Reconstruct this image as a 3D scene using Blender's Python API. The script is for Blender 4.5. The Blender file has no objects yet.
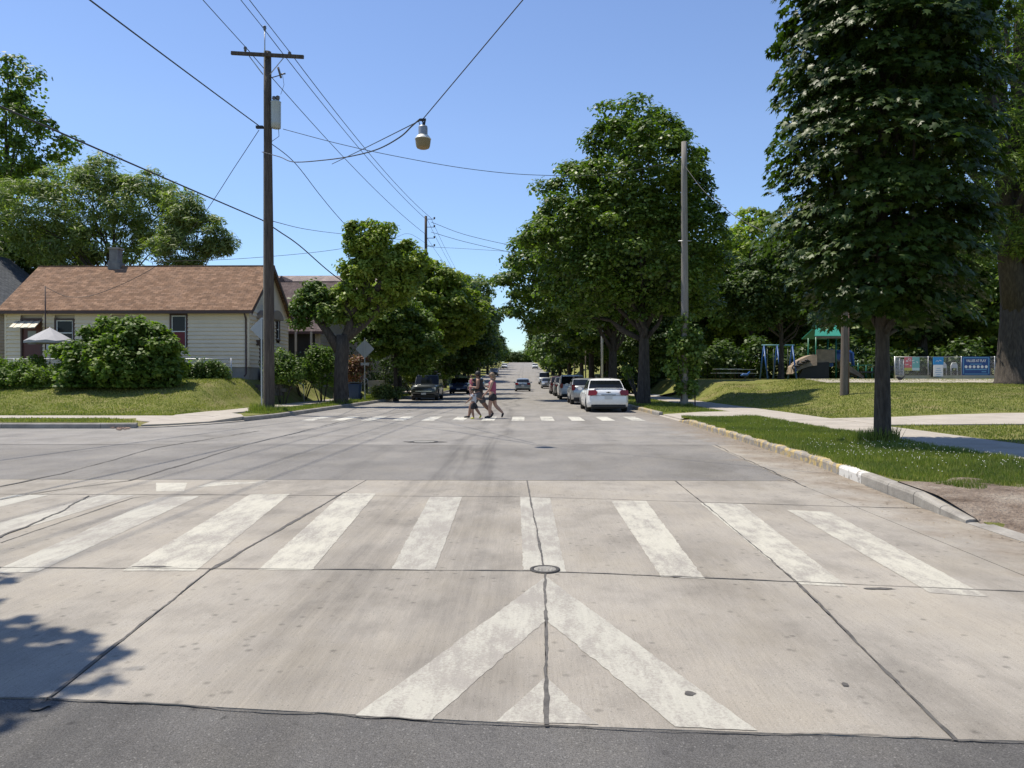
import bpy, math, random
import numpy as np
from mathutils import Vector, Matrix
SC = bpy.context.scene
COL = SC.collection
R = math.radians
random.seed(7)
# ------------------------------------------------------------------ camera
FPX, HOR, VPX, EYE = 769.0, 378.0, 525.0, 1.5
YAW = math.atan((VPX - 512) / FPX); PIT = math.atan((384 - HOR) / FPX)
cam = bpy.data.cameras.new('camera'); camo = bpy.data.objects.new('camera', cam); COL.objects.link(camo)
cam.sensor_width = 36; cam.lens = 36 * FPX / 1024; cam.clip_start = .05; cam.clip_end = 6000
camo.location = (0, 0, EYE); camo.rotation_euler = (math.pi / 2 - PIT, 0, YAW)
SC.camera = camo
# ------------------------------------------------------------------ world and sun
SUN_EL, SUN_DIR = 66.0, (1.0, -0.5)                       # the way shadows fall on the ground
W = bpy.data.worlds.new('World'); SC.world = W; W.use_nodes = True
nt = W.node_tree; bg = nt.nodes['Background']
sky = nt.nodes.new('ShaderNodeTexSky'); sky.sky_type = 'NISHITA'; sky.sun_disc = False
az = math.atan2(-SUN_DIR[0], -SUN_DIR[1])                 # from +Y clockwise towards +X
sky.sun_elevation = R(SUN_EL); sky.sun_rotation = az
sky.air_density = 1.0; sky.dust_density = 0.1; sky.ozone_density = 1.6; sky.altitude = 300
hs = nt.nodes.new('ShaderNodeHueSaturation'); hs.inputs['Saturation'].default_value = 1.06; hs.inputs['Hue'].default_value = .508
nt.links.new(sky.outputs[0], hs.inputs['Color']); 
tcw = nt.nodes.new('ShaderNodeTexCoord'); sxw = nt.nodes.new('ShaderNodeSeparateXYZ'); nt.links.new(tcw.outputs['Generated'], sxw.inputs[0])
rw = nt.nodes.new('ShaderNodeValToRGB'); rw.color_ramp.elements[0].position = 0; rw.color_ramp.elements[0].color = (.60, .72, .80, 1); rw.color_ramp.elements[1].position = .3; rw.color_ramp.elements[1].color = (1, 1, 1, 1)
e3 = rw.color_ramp.elements.new(.12); e3.color = (.78, .86, .92, 1)
nt.links.new(sxw.outputs[2], rw.inputs[0]); mw = nt.nodes.new('ShaderNodeMix'); mw.data_type = 'RGBA'; mw.blend_type = 'MULTIPLY'; mw.inputs[0].default_value = 1
nt.links.new(hs.outputs[0], mw.inputs[6]); nt.links.new(rw.outputs[0], mw.inputs[7]); nt.links.new(mw.outputs[2], bg.inputs[0]); bg.inputs[1].default_value = 0.138
sl = bpy.data.lights.new('sun', 'SUN'); sl.energy = 4.7; sl.angle = R(.53); sl.color = (1, .93, .80)
so = bpy.data.objects.new('sun', sl); COL.objects.link(so)
sd = Vector((SUN_DIR[0], SUN_DIR[1], 0)).normalized() * math.cos(R(SUN_EL)) + Vector((0, 0, -math.sin(R(SUN_EL))))
so.rotation_euler = sd.to_track_quat('-Z', 'Y').to_euler(); so.location = (-20, 10, 40)
vs = SC.view_settings; vs.view_transform = 'Standard'; vs.look = 'None'; vs.gamma = 1; vs.exposure = 0.36
SC.cycles.max_bounces = 6; SC.cycles.transparent_max_bounces = 6

# ------------------------------------------------------------------ numbers
def ss(t): t = min(1, max(0, t)); return t * t * (3 - 2 * t)
def lerp_tab(tab, v):
    if v <= tab[0][0]: return tab[0][1]
    for (a, x), (b, y) in zip(tab, tab[1:]):
        if v <= b: return x + (y - x) * (v - a) / (b - a)
    return tab[-1][1]
def hill(y):
    if y < 95: return 0.0
    if y < 410: t = y - 95; return .031 * t * min(1, t / 60 + .1) if t < 54 else .031 * t
    return 9.77 + 1.2 * ss((y - 410) / 300)
KL = [(-40, -8.6), (9.2, -8.6), (9.9, -9.0), (10.5, -10.2), (10.8, -11.4)]
KL2 = [(22.6, -12.6), (22.75, -11.6), (23.3, -10.9), (24.5, -10.2), (26.5, -9.65), (29, -9.3), (36, -9.15), (50, -8.8), (66, -8.3), (90, -8.1), (600, -8.1)]
KR = [(-40, 5.2), (3, 4.9), (7, 4.55), (8.5, 4.55), (13.3, 4.98), (25, 5.3), (38, 5.25), (60, 4.9), (100, 4.6), (600, 4.6)]
def kl(y): return lerp_tab(KL2 if y > 20 else KL, y)
def kr(y): return lerp_tab(KR, y)
def zland(x, y):
    """height of the land beside the road"""
    h = hill(y)
    if x > 0:
        k = kr(y); b = .16
        if y < 9.2: w = 1 - ss((y - 7.4) / 1.5); b = .16 * (1 - w) + w * (-.03 + .19 * ss((x - k) / 3.4))
        elif 26 < y < 31: w = ss((y - 26.3) / .5) * (1 - ss((y - 30.2) / .5)); b = .16 * (1 - w) + w * (.03 + .13 * ss((x - k) / 2.2))
        return b + (1.05 * ss((y - 20) / 20) + .21 * ss((y - 41.5) / 4.3)) * max(ss((x - 10) / 6.0), ss((y - 32) / 20) * ss((x - 10) / 2.0)) + h
    if y > 20:
        f = ss((math.hypot(x + 10.6, y - 24.4) - 1.6) / 1.1)
        return .045 + .125 * f + 1.28 * ss((y - 27.2) / 9) * ss((-12.35 - x) / 1.9) + h
    return .17 + h
def pix(px, py):
    v = Vector(((px - 512) / FPX, 1, -(py - 384) / FPX))
    return (Matrix.Rotation(YAW, 3, 'Z') @ (Matrix.Rotation(-PIT, 3, 'X') @ v))
def at(px, py, Y):
    """point at depth Y seen at pixel"""
    d = pix(px, py); return Vector((0, 0, EYE)) + d * (Y / d.y)
def G(px, py, z=0.0):
    d = pix(px, py); t = (z - EYE) / d.z; p = d * t; return (p.x, p.y)
def L(px, py):
    """where the ray meets the land"""
    d = pix(px, py); t = 4.0
    while t < 300:
        p = d * t
        if EYE + p.z <= zland(p.x, p.y): break
        t += .05
    p = d * t; return p.x, p.y, zland(p.x, p.y)

# ------------------------------------------------------------------ materials
def newmat(name):
    m = bpy.data.materials.new(name); m.use_nodes = True; return m, m.node_tree, m.node_tree.nodes['Principled BSDF']
def ramp(nt, fac, cols, lo=.3, hi=.7):
    r = nt.nodes.new('ShaderNodeValToRGB'); e = r.color_ramp.elements
    n = len(cols)
    while len(e) < n: e.new(.5)
    for i, c in enumerate(cols):
        e[i].position = lo + (hi - lo) * i / max(1, n - 1); e[i].color = (*c, 1)
    nt.links.new(fac, r.inputs[0]); return r.outputs[0]
def noise(nt, vec, scale, detail=4, rough=.55, stretch=None):
    if stretch:
        mp = nt.nodes.new('ShaderNodeMapping'); mp.inputs['Scale'].default_value = stretch; nt.links.new(vec, mp.inputs[0]); vec = mp.outputs[0]
    n = nt.nodes.new('ShaderNodeTexNoise'); n.inputs['Scale'].default_value = scale; n.inputs['Detail'].default_value = detail
    n.inputs['Roughness'].default_value = rough; nt.links.new(vec, n.inputs[0]); return n.outputs[0]
def mixc(nt, fac, a, b, mode='MIX'):
    m = nt.nodes.new('ShaderNodeMix'); m.data_type = 'RGBA'; m.blend_type = mode
    for s, v in ((0, fac), (6, a), (7, b)):
        if isinstance(v, (int, float)): m.inputs[s].default_value = v
        elif isinstance(v, tuple): m.inputs[s].default_value = (*v, 1)
        else: nt.links.new(v, m.inputs[s])
    return m.outputs[2]
def math_(nt, op, a, b=None, clamp=False):
    m = nt.nodes.new('ShaderNodeMath'); m.operation = op; m.use_clamp = clamp
    for i, v in enumerate((a, b)):
        if v is None: continue
        if isinstance(v, (int, float)): m.inputs[i].default_value = v
        else: nt.links.new(v, m.inputs[i])
    return m.outputs[0]
def mrange(nt, v, a, b, c=0., d=1.):
    m = nt.nodes.new('ShaderNodeMapRange'); m.inputs[1].default_value = a; m.inputs[2].default_value = b
    m.inputs[3].default_value = c; m.inputs[4].default_value = d; nt.links.new(v, m.inputs[0]); return m.outputs[0]
def bump(nt, p, h, strength, dist=.01):
    b = nt.nodes.new('ShaderNodeBump'); b.inputs['Strength'].default_value = strength; b.inputs['Distance'].default_value = dist
    nt.links.new(h, b.inputs['Height']); nt.links.new(b.outputs[0], p.inputs['Normal'])
MATS = {}
def M(name, cols, scale=6, rough=.75, bmp=.2, bscale=None, stretch=None, metal=0, coord='obj', lo=.3, hi=.7, spec=.5, bdist=.01, fine=0):
    if name in MATS: return MATS[name]
    m, nt, p = newmat(name)
    if coord == 'obj': tc = nt.nodes.new('ShaderNodeTexCoord').outputs['Object']
    else: tc = nt.nodes.new('ShaderNodeNewGeometry').outputs['Position']
    if not isinstance(cols[0], tuple): cols = [tuple(c * .85 for c in cols), tuple(cols)]
    f = noise(nt, tc, scale, 5, .6, stretch)
    c = ramp(nt, f, cols, lo, hi)
    if fine:
        f2 = noise(nt, tc, scale * 14, 3, .7, stretch)
        c = mixc(nt, 1.0, c, ramp(nt, f2, [(1 - fine,) * 3, (1 + fine * .4,) * 3], .3, .7), 'MULTIPLY')
    nt.links.new(c, p.inputs['Base Color'])
    p.inputs['Roughness'].default_value = rough; p.inputs['Metallic'].default_value = metal; p.inputs['Specular IOR Level'].default_value = spec
    if bmp: bump(nt, p, noise(nt, tc, bscale or scale * 8, 4, .6, stretch), bmp, bdist)
    MATS[name] = m; return m
def leafmat(name, cols, rough=.45, trans=.3, spec=.4, tcol=None):
    if name in MATS: return MATS[name]
    m, nt, p = newmat(name)
    g = nt.nodes.new('ShaderNodeNewGeometry'); c = ramp(nt, g.outputs['Random Per Island'], cols, 0, 1)
    f = noise(nt, g.outputs['Position'], .6, 2)
    c = mixc(nt, 1.0, c, ramp(nt, f, [(.78, .82, .8), (1.2, 1.15, .95)], .35, .65), 'MULTIPLY')
    nt.links.new(c, p.inputs['Base Color']); p.inputs['Roughness'].default_value = rough; p.inputs['Specular IOR Level'].default_value = spec
    t = nt.nodes.new('ShaderNodeBsdfTranslucent'); tc = mixc(nt, 1.0, c, tcol or (1.5, 1.9, .6), 'MULTIPLY'); nt.links.new(tc, t.inputs[0])
    mx = nt.nodes.new('ShaderNodeMixShader'); mx.inputs[0].default_value = trans
    nt.links.new(p.outputs[0], mx.inputs[1]); nt.links.new(t.outputs[0], mx.inputs[2])
    nt.links.new(mx.outputs[0], nt.nodes['Material Output'].inputs[0])
    MATS[name] = m; return m
def plain(name, c, rough=.5, metal=0, spec=.5, coat=0):
    if name in MATS: return MATS[name]
    m, nt, p = newmat(name)
    tc = nt.nodes.new('ShaderNodeTexCoord').outputs['Object']
    f = noise(nt, tc, 9, 4)
    nt.links.new(mixc(nt, f, tuple(x * .9 for x in c), tuple(min(1, x * 1.08) for x in c)), p.inputs['Base Color'])
    nt.links.new(mrange(nt, noise(nt, tc, 25, 3), .3, .7, rough * .85, min(1, rough * 1.15)), p.inputs['Roughness'])
    p.inputs['Metallic'].default_value = metal; p.inputs['Specular IOR Level'].default_value = spec
    p.inputs['Coat Weight'].default_value = coat; p.inputs['Coat Roughness'].default_value = .05
    MATS[name] = m; return m

def roadmat(name, cols, streak, stains, speck, bstr, rough=.85, tracks=None, dirt_edge=False, groove=True, flecks=.25):
    m, nt, p = newmat(name)
    pos = nt.nodes.new('ShaderNodeNewGeometry').outputs['Position']
    c = ramp(nt, noise(nt, pos, .55, 6, .62), cols, .33, .68)
    # fine lengthwise brush marks
    s1 = noise(nt, pos, 1, 6, .75, (75, 2.6, 1))
    c = mixc(nt, 1.0, c, ramp(nt, s1, [(1 - streak,) * 3, (1.0,) * 3, (1 + streak * .8,) * 3], .3, .7), 'MULTIPLY')
    s2 = noise(nt, pos, 1, 5, .65, (1.3, .9, 1))
    c = mixc(nt, 1.0, c, ramp(nt, s2, [(1 - stains, 1 - stains, 1 - stains), (1, 1, 1), (1.06, 1.05, 1.02)], .32, .64), 'MULTIPLY')
    g = noise(nt, pos, 170, 3, .8)
    c = mixc(nt, 1.0, c, ramp(nt, g, [(1 - speck,) * 3, (1 + speck,) * 3], .32, .68), 'MULTIPLY')
    # scattered dark spots (oil, gum)
    v = nt.nodes.new('ShaderNodeTexVoronoi'); v.inputs['Scale'].default_value = 7.5; nt.links.new(pos, v.inputs[0])
    sp = mrange(nt, v.outputs['Distance'], .05, .2, .6, 1)
    spn = math_(nt, 'MAXIMUM', sp, mrange(nt, noise(nt, pos, .7, 3), .44, .6, 1, 0))
    cc = nt.nodes.new('ShaderNodeCombineColor')
    for i in range(3): nt.links.new(spn, cc.inputs[i])
    c = mixc(nt, 1.0, c, cc.outputs[0], 'MULTIPLY')
    # exposed stones: pale and dark flecks
    v2 = nt.nodes.new('ShaderNodeTexVoronoi'); v2.inputs['Scale'].default_value = 75; nt.links.new(pos, v2.inputs[0])
    s3 = nt.nodes.new('ShaderNodeSeparateColor'); nt.links.new(v2.outputs['Color'], s3.inputs[0])
    fl = math_(nt, 'MULTIPLY', mrange(nt, s3.outputs[0], .80, .95, 0, 1), mrange(nt, v2.outputs['Distance'], .28, .42, 1, 0), True)
    c = mixc(nt, math_(nt, 'MULTIPLY', fl, flecks), c, (.46, .44, .41))
    fd = math_(nt, 'MULTIPLY', mrange(nt, s3.outputs[1], .80, .95, 0, 1), mrange(nt, v2.outputs['Distance'], .28, .42, 1, 0), True)
    c = mixc(nt, math_(nt, 'MULTIPLY', fd, .35), c, (.05, .045, .04))
    # broad old stains and polished lanes
    s4 = noise(nt, pos, 1, 6, .7, (.8, .28, 1)); c = mixc(nt, 1.0, c, ramp(nt, s4, [(.86, .85, .83), (1.0, 1.0, 1.0), (1.08, 1.07, 1.05)], .35, .62), 'MULTIPLY')
    sx = nt.nodes.new('ShaderNodeSeparateXYZ'); nt.links.new(pos, sx.inputs[0])
    if tracks:
        wob = mrange(nt, noise(nt, pos, 1, 3, .5, (.05, .10, 1)), .3, .7, -.5, .5)
        xx = math_(nt, 'ADD', sx.outputs[0], wob)
        for x0, wd, amt in tracks:
            a = math_(nt, 'ABSOLUTE', math_(nt, 'SUBTRACT', xx, x0))
            k = mrange(nt, a, wd * .25, wd, amt, 0)
            k = math_(nt, 'MULTIPLY', k, mrange(nt, noise(nt, pos, 1, 4, .6, (9, .12, 1)), .35, .6, .25, 1), True)
            c = mixc(nt, k, c, mixc(nt, 1.0, c, (.42, .42, .43), 'MULTIPLY'))
    if dirt_edge:
        e = mrange(nt, math_(nt, 'SUBTRACT', math_(nt, 'ADD', sx.outputs[0], mrange(nt, noise(nt, pos, 1.3, 5, .65), .3, .7, -.7, .7)), mrange(nt, sx.outputs[1], 4, 40, -.15, .25)), 3.9, 5.0, 0, .9)
        k = math_(nt, 'MULTIPLY', e, mrange(nt, sx.outputs[1], 16, 40, 1, .25), True)
        d = ramp(nt, noise(nt, pos, 9, 5, .7), [(.15, .115, .083), (.27, .225, .175)], .35, .65)
        c = mixc(nt, k, c, d)
    nt.links.new(c, p.inputs['Base Color']); p.inputs['Roughness'].default_value = rough; p.inputs['Specular IOR Level'].default_value = .3
    h = math_(nt, 'ADD', g, math_(nt, 'MULTIPLY', s1, .6 if groove else 0))
    bump(nt, p, h, bstr, .006)
    return m
M_ASPH_NEAR = roadmat('asphalt_near', [(.105, .10, .095), (.15, .143, .136)], .04, .22, .6, .9, groove=False, flecks=.28, tracks=[(-2.2, .5, .4), (-1.4, .25, .35), (.6, .4, .2)])
M_ASPH_DARK = roadmat('asphalt_dark', [(.165, .155, .143), (.215, .203, .188)], .06, .13, .35, .4, tracks=[(-.62, .2, .55), (-1.35, .2, .5), (-1.05, .1, .35), (-4.2, .4, .25), (-2.9, .25, .25)], dirt_edge=True)
M_ASPH = roadmat('asphalt_light', [(.20, .188, .173), (.265, .25, .232)], .08, .18, .25, .35, tracks=[(-.62, .2, .5), (-1.35, .2, .45), (-4.2, .4, .22), (-5.6, .4, .2), (2.1, .3, .16), (.7, .3, .16)], dirt_edge=True)
M_CONC = roadmat('road_concrete', [(.262, .237, .202), (.345, .316, .274)], .13, .24, .24, .4, tracks=[(-.5, .6, .36), (-1.5, .5, .40), (-3.1, .35, .16), (1.7, .6, .10)], dirt_edge=True)
M_JOINT = M('joint_tar', [(.05, .046, .042), (.13, .12, .108)], 12, .8, .5, coord='pos')
def paintmat(name, col, cover, base):
    m, nt, p = newmat(name)
    pos = nt.nodes.new('ShaderNodeNewGeometry').outputs['Position']
    w = noise(nt, pos, 1, 6, .75, (9, 3.0, 1)); w2 = noise(nt, pos, 55, 4, .75); w3 = noise(nt, pos, .9, 3)
    k = math_(nt, 'ADD', math_(nt, 'ADD', math_(nt, 'MULTIPLY', w, .6), math_(nt, 'MULTIPLY', w2, .45)), math_(nt, 'MULTIPLY', w3, .5))
    f = mrange(nt, k, cover - .05, cover + .09, 1, 0)
    c = mixc(nt, f, base, col)
    g = noise(nt, pos, 160, 3, .8)
    c = mixc(nt, 1.0, c, ramp(nt, g, [(.86,) * 3, (1.08,) * 3], .35, .65), 'MULTIPLY')
    c = mixc(nt, 1.0, c, ramp(nt, noise(nt, pos, 1, 4, .7, (30, 2, 1)), [(.9,) * 3, (1.05,) * 3], .3, .7), 'MULTIPLY')
    nt.links.new(c, p.inputs['Base Color']); p.inputs['Roughness'].default_value = .75; bump(nt, p, g, .2, .004)
    return m
M_PAINT = paintmat('road_paint', (.48, .455, .38), .78, (.30, .275, .24))
M_PAINT2 = paintmat('road_paint_worn', (.43, .41, .35), .75, (.30, .275, .24))
M_PAINT3 = paintmat('road_paint_far', (.56, .54, .47), .80, (.23, .22, .20))
M_WALK = M('walk_concrete', [(.34, .30, .25), (.44, .395, .335)], 1.6, .85, .3, 60, coord='pos', fine=.12)
M_KERB = M('kerb_concrete', [(.22, .20, .175), (.36, .335, .295)], 3, .85, .4, 40, coord='pos', fine=.2)
def kerbpaint(name, col, cover):
    m, nt, p = newmat(name); pos = nt.nodes.new('ShaderNodeNewGeometry').outputs['Position']
    base = ramp(nt, noise(nt, pos, 4, 5), [(.17, .15, .13), (.34, .31, .27)], .3, .7)
    f = mrange(nt, noise(nt, pos, 5, 6, .75), cover - .05, cover + .05, 1, 0)
    nt.links.new(mixc(nt, f, base, col), p.inputs['Base Color']); p.inputs['Roughness'].default_value = .8
    bump(nt, p, noise(nt, pos, 40, 4), .4); return m
M_KYEL = kerbpaint('kerb_yellow', (.50, .37, .15), .47); M_KWHT = kerbpaint('kerb_white', (.62, .60, .56), .58)
def grassmat(name, c1, c2, c3, dry):
    m, nt, p = newmat(name); pos = nt.nodes.new('ShaderNodeNewGeometry').outputs['Position']
    a = ramp(nt, noise(nt, pos, 1.3, 6, .65), [c1, c2, c3], .3, .7)
    b = ramp(nt, noise(nt, pos, 38, 4, .8), [(.55,) * 3, (1.35,) * 3], .32, .68)
    c = mixc(nt, 1.0, a, b, 'MULTIPLY')
    f = mrange(nt, noise(nt, pos, .7, 6, .7), .50, .66, 0, dry)
    c = mixc(nt, f, c, (.26, .215, .11))
    nt.links.new(c, p.inputs['Base Color']); p.inputs['Roughness'].default_value = .95; p.inputs['Specular IOR Level'].default_value = .15
    bump(nt, p, noise(nt, pos, 50, 4, .8), .9, .04); return m
M_LAWN = grassmat('lawn_ground', (.13, .155, .036), (.18, .19, .05), (.24, .23, .085), .75)
M_VERGE = grassmat('verge_ground', (.035, .055, .015), (.05, .075, .02), (.07, .09, .03), .3)
M_DIRT = M('dirt', [(.11, .075, .05), (.24, .185, .14), (.35, .30, .24)], 2.6, .95, 1, 20, coord='pos', fine=.4, bdist=.06)
M_BLADE = leafmat('grass_blade', [(.10, .145, .03), (.17, .205, .05), (.27, .26, .10)], .5, .3, .25)
M_BLADE_DRY = leafmat('lawn_blade', [(.14, .17, .04), (.22, .23, .07), (.33, .29, .13)], .6, .3, .15)
M_BARK = M('bark', [(.028, .022, .018), (.06, .048, .038), (.10, .082, .066)], 5, .9, .9, 14, stretch=(3, 3, .6), bdist=.03, fine=.25)
M_BARK2 = M('bark_grey', [(.09, .08, .07), (.17, .155, .135)], 5, .9, .8, 14, stretch=(3, 3, .6), bdist=.03)
M_POLE = M('pole_wood', [(.045, .034, .027), (.085, .066, .052), (.13, .105, .083)], 3, .9, .8, 12, stretch=(6, 6, .5), fine=.3, bdist=.02)
M_POLE2 = M('pole_wood_grey', [(.17, .155, .135), (.28, .26, .23)], 3, .9, .7, 12, stretch=(6, 6, .4), fine=.2)
M_WIRE = plain('wire', (.025, .025, .028), .6)
M_GALV = plain('galvanised', (.42, .43, .44), .45, .7)
M_SIGNBK = plain('sign_back', (.36, .37, .38), .5, .35)
M_WHITE = plain('white_paint', (.75, .75, .72), .5)
M_TRANSF = plain('transformer_paint', (.38, .41, .42), .4, .1)
M_PORC = plain('porcelain', (.10, .09, .085), .25)
# foliage
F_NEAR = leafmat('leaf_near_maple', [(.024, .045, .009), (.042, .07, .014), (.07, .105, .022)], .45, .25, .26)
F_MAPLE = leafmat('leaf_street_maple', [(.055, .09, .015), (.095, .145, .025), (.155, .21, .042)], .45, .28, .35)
F_BRIGHT = leafmat('leaf_bright', [(.12, .165, .026), (.19, .245, .045), (.28, .32, .07)], .5, .33, .3)
F_MID = leafmat('leaf_mid', [(.065, .105, .02), (.105, .16, .03), (.165, .22, .048)], .5, .3, .3)
F_DARK = leafmat('leaf_dark', [(.032, .058, .013), (.054, .09, .021), (.085, .125, .03)], .5, .25, .3)
F_PALE = leafmat('leaf_pale', [(.11, .15, .05), (.17, .215, .075), (.24, .275, .10)], .5, .3, .3)
F_BUSH = leafmat('leaf_vine', [(.06, .105, .018), (.115, .175, .03), (.19, .25, .055)], .5, .33, .2)
F_LACY = leafmat('leaf_lacy', [(.05, .085, .016), (.10, .15, .03), (.18, .22, .05)], .5, .35, .3)
F_CONIF = leafmat('needles', [(.02, .035, .016), (.03, .05, .022)], .7, .1, .2)

# ------------------------------------------------------------------ mesh helpers
def tag(o, label=None, cat=None, group=None, kind=None):
    if label: o['label'] = label
    if cat: o['category'] = cat
    if group: o['group'] = group
    if kind: o['kind'] = kind
    return o
def empty(name, loc=(0, 0, 0), rz=0, label=None, cat=None, group=None, kind=None):
    o = bpy.data.objects.new(name, None); o.location = loc; o.rotation_euler = (0, 0, rz); o.empty_display_size = .2
    COL.objects.link(o); return tag(o, label, cat, group, kind)
class MB:
    def __init__(s): s.v = []; s.f = []
    def add(s, vs, fs):
        n = len(s.v); s.v += [tuple(v) for v in vs]; s.f += [tuple(n + i for i in f) for f in fs]; return s
    def box(s, c, d, rz=0, rx=0, ry=0):
        m = Matrix.Rotation(rz, 3, 'Z') @ Matrix.Rotation(ry, 3, 'Y') @ Matrix.Rotation(rx, 3, 'X'); c = Vector(c)
        vs = [c + m @ Vector((x * d[0] / 2, y * d[1] / 2, z * d[2] / 2)) for z in (-1, 1) for y in (-1, 1) for x in (-1, 1)]
        return s.add(vs, [(0, 2, 3, 1), (4, 5, 7, 6), (0, 1, 5, 4), (2, 6, 7, 3), (0, 4, 6, 2), (1, 3, 7, 5)])
    def bbox(s, a, b):
        return s.box([(a[i] + b[i]) / 2 for i in range(3)], [abs(b[i] - a[i]) for i in range(3)])
    def tube(s, pts, rad, n=8, cap=True, squash=1):
        pts = [Vector(p) for p in pts]; base = len(s.v)
        if not isinstance(rad, (list, tuple)): rad = [rad] * len(pts)
        prev = None
        for i, p in enumerate(pts):
            t = (pts[min(i + 1, len(pts) - 1)] - pts[max(i - 1, 0)]).normalized()
            if prev is None:
                a = Vector((1, 0, 0)) if abs(t.x) < .8 else Vector((0, 1, 0)); u = (a - t * a.dot(t)).normalized()
            else: u = (prev - t * prev.dot(t)).normalized()
            prev = u; w = t.cross(u)
            for k in range(n):
                an = 2 * math.pi * k / n; s.v.append(tuple(p + (u * math.cos(an) + w * math.sin(an) * squash) * rad[i]))
        for i in range(len(pts) - 1):
            for k in range(n):
                a = base + i * n + k; b = base + i * n + (k + 1) % n; s.f.append((a, b, b + n, a + n))
        if cap:
            s.f.append(tuple(base + k for k in reversed(range(n)))); s.f.append(tuple(base + (len(pts) - 1) * n + k for k in range(n)))
        return s
    def cyl(s, p0, p1, r0, r1=None, n=12): return s.tube([p0, p1], [r0, r0 if r1 is None else r1], n)
    def lathe(s, prof, c=(0, 0, 0), n=20):
        base = len(s.v)
        for r, z in prof:
            for k in range(n):
                a = 2 * math.pi * k / n; s.v.append((c[0] + r * math.cos(a), c[1] + r * math.sin(a), c[2] + z))
        for i in range(len(prof) - 1):
            for k in range(n):
                a = base + i * n + k; b = base + i * n + (k + 1) % n; s.f.append((a, b, b + n, a + n))
        s.f.append(tuple(base + k for k in reversed(range(n)))); s.f.append(tuple(base + (len(prof) - 1) * n + k for k in range(n)))
        return s
    def prism(s, poly, z0, z1):
        n = len(poly); z0s = z0 if isinstance(z0, (list, tuple)) else [z0] * n; z1s = z1 if isinstance(z1, (list, tuple)) else [z1] * n
        vs = [(x, y, z0s[i]) for i, (x, y) in enumerate(poly)] + [(x, y, z1s[i]) for i, (x, y) in enumerate(poly)]
        return s.add(vs, [tuple(reversed(range(n))), tuple(range(n, 2 * n))] + [(i, (i + 1) % n, n + (i + 1) % n, n + i) for i in range(n)])
    def slab(s, pts, off):
        """polygon in 3-D given a thickness vector"""
        n = len(pts); off = Vector(off); p = [Vector(q) for q in pts]
        return s.add(p + [q + off for q in p], [tuple(reversed(range(n))), tuple(range(n, 2 * n))] + [(i, (i + 1) % n, n + (i + 1) % n, n + i) for i in range(n)])
    def build(s, name, mat, parent=None, smooth=False, world=False, bevel=0):
        me = bpy.data.meshes.new(name); me.from_pydata(s.v, [], s.f)
        if bevel:
            import bmesh
            bm = bmesh.new(); bm.from_mesh(me); bmesh.ops.recalc_face_normals(bm, faces=bm.faces)
            bmesh.ops.bevel(bm, geom=list(bm.edges), offset=bevel, segments=2, affect='EDGES', clamp_overlap=True); bm.to_mesh(me); bm.free()
        return link(name, me, mat, parent, smooth)
def link(name, me, mat, parent=None, smooth=False):
    me.materials.append(mat)
    if smooth: me.polygons.foreach_set('use_smooth', [True] * len(me.polygons))
    me.update()
    o = bpy.data.objects.new(name, me); COL.objects.link(o)
    if parent: o.parent = parent
    return o
def kids(o): return [c for c in bpy.data.objects if c.parent == o]
def copy_tree(o, parent=None, **kw):
    c = o.copy(); COL.objects.link(c)
    if parent: c.parent = parent
    for ch in list(o.children): copy_tree(ch, c)
    return c
def npmesh(name, V, F):
    """V (n,3), F (m,k) same-size faces"""
    me = bpy.data.meshes.new(name); m, k = F.shape
    me.vertices.add(len(V)); me.vertices.foreach_set('co', V.astype(np.float32).ravel())
    me.loops.add(m * k); me.loops.foreach_set('vertex_index', F.astype(np.int32).ravel())
    me.polygons.add(m); me.polygons.foreach_set('loop_start', np.arange(0, m * k, k, dtype=np.int32)); me.polygons.foreach_set('loop_total', np.full(m, k, dtype=np.int32))
    me.update(calc_edges=True); return me

# ------------------------------------------------------------------ leaves
def norm(a): return a / np.maximum(1e-9, np.linalg.norm(a, axis=1, keepdims=True))
def _maple():
    ang = np.radians([90, 72, 48, 22, -8, -40, -90, -140, -172, 158, 132, 108]); rad = np.array([1, .52, .9, .42, .72, .3, .16, .3, .72, .42, .9, .52])
    P = np.stack([np.cos(ang) * rad * .62, np.sin(ang) * rad * .7 + .15], 1); P = np.vstack([[0, .12], P]); n = 12
    return P, np.array([[0, 1 + i, 1 + (i + 1) % n] for i in range(n)])
SHAPES = {'maple': _maple(),
          'oval': (np.array([[0, -.5], [.32, .05], [0, .5], [-.32, .05]]), np.array([[0, 1, 2], [0, 2, 3]])),
          'narrow': (np.array([[0, -.7], [.15, .0], [0, .7], [-.15, .0]]), np.array([[0, 1, 2], [0, 2, 3]])),
          'lobed': (np.array([[0, -.45], [.36, -.15], [.2, .1], [.3, .3], [0, .55], [-.3, .3], [-.2, .1], [-.36, -.15]]), np.array([[0, 1, 2], [0, 2, 6], [0, 6, 7], [2, 3, 4], [2, 4, 6], [4, 5, 6]]))}
def leaves(name, P, N, size, shape, rng, fold=.25, droop=.25):
    S, F = SHAPES[shape]; n = len(P)
    N = norm(N); a = rng.normal(size=(n, 3)); a[:, 2] -= droop * 2
    T = norm(a - N * (a * N).sum(1, keepdims=True)); B = np.cross(T, N)
    sz = size * rng.uniform(.65, 1.25, (n, 1))
    k = len(S); V = np.empty((n, k, 3))
    for i, (u, v) in enumerate(S):
        V[:, i] = P + sz * (B * u + T * v - N * (fold * abs(u) + .18 * v * v))
    FF = (np.arange(n)[:, None, None] * k + F[None]).reshape(-1, 3)
    return npmesh(name, V.reshape(-1, 3), FF)
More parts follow.
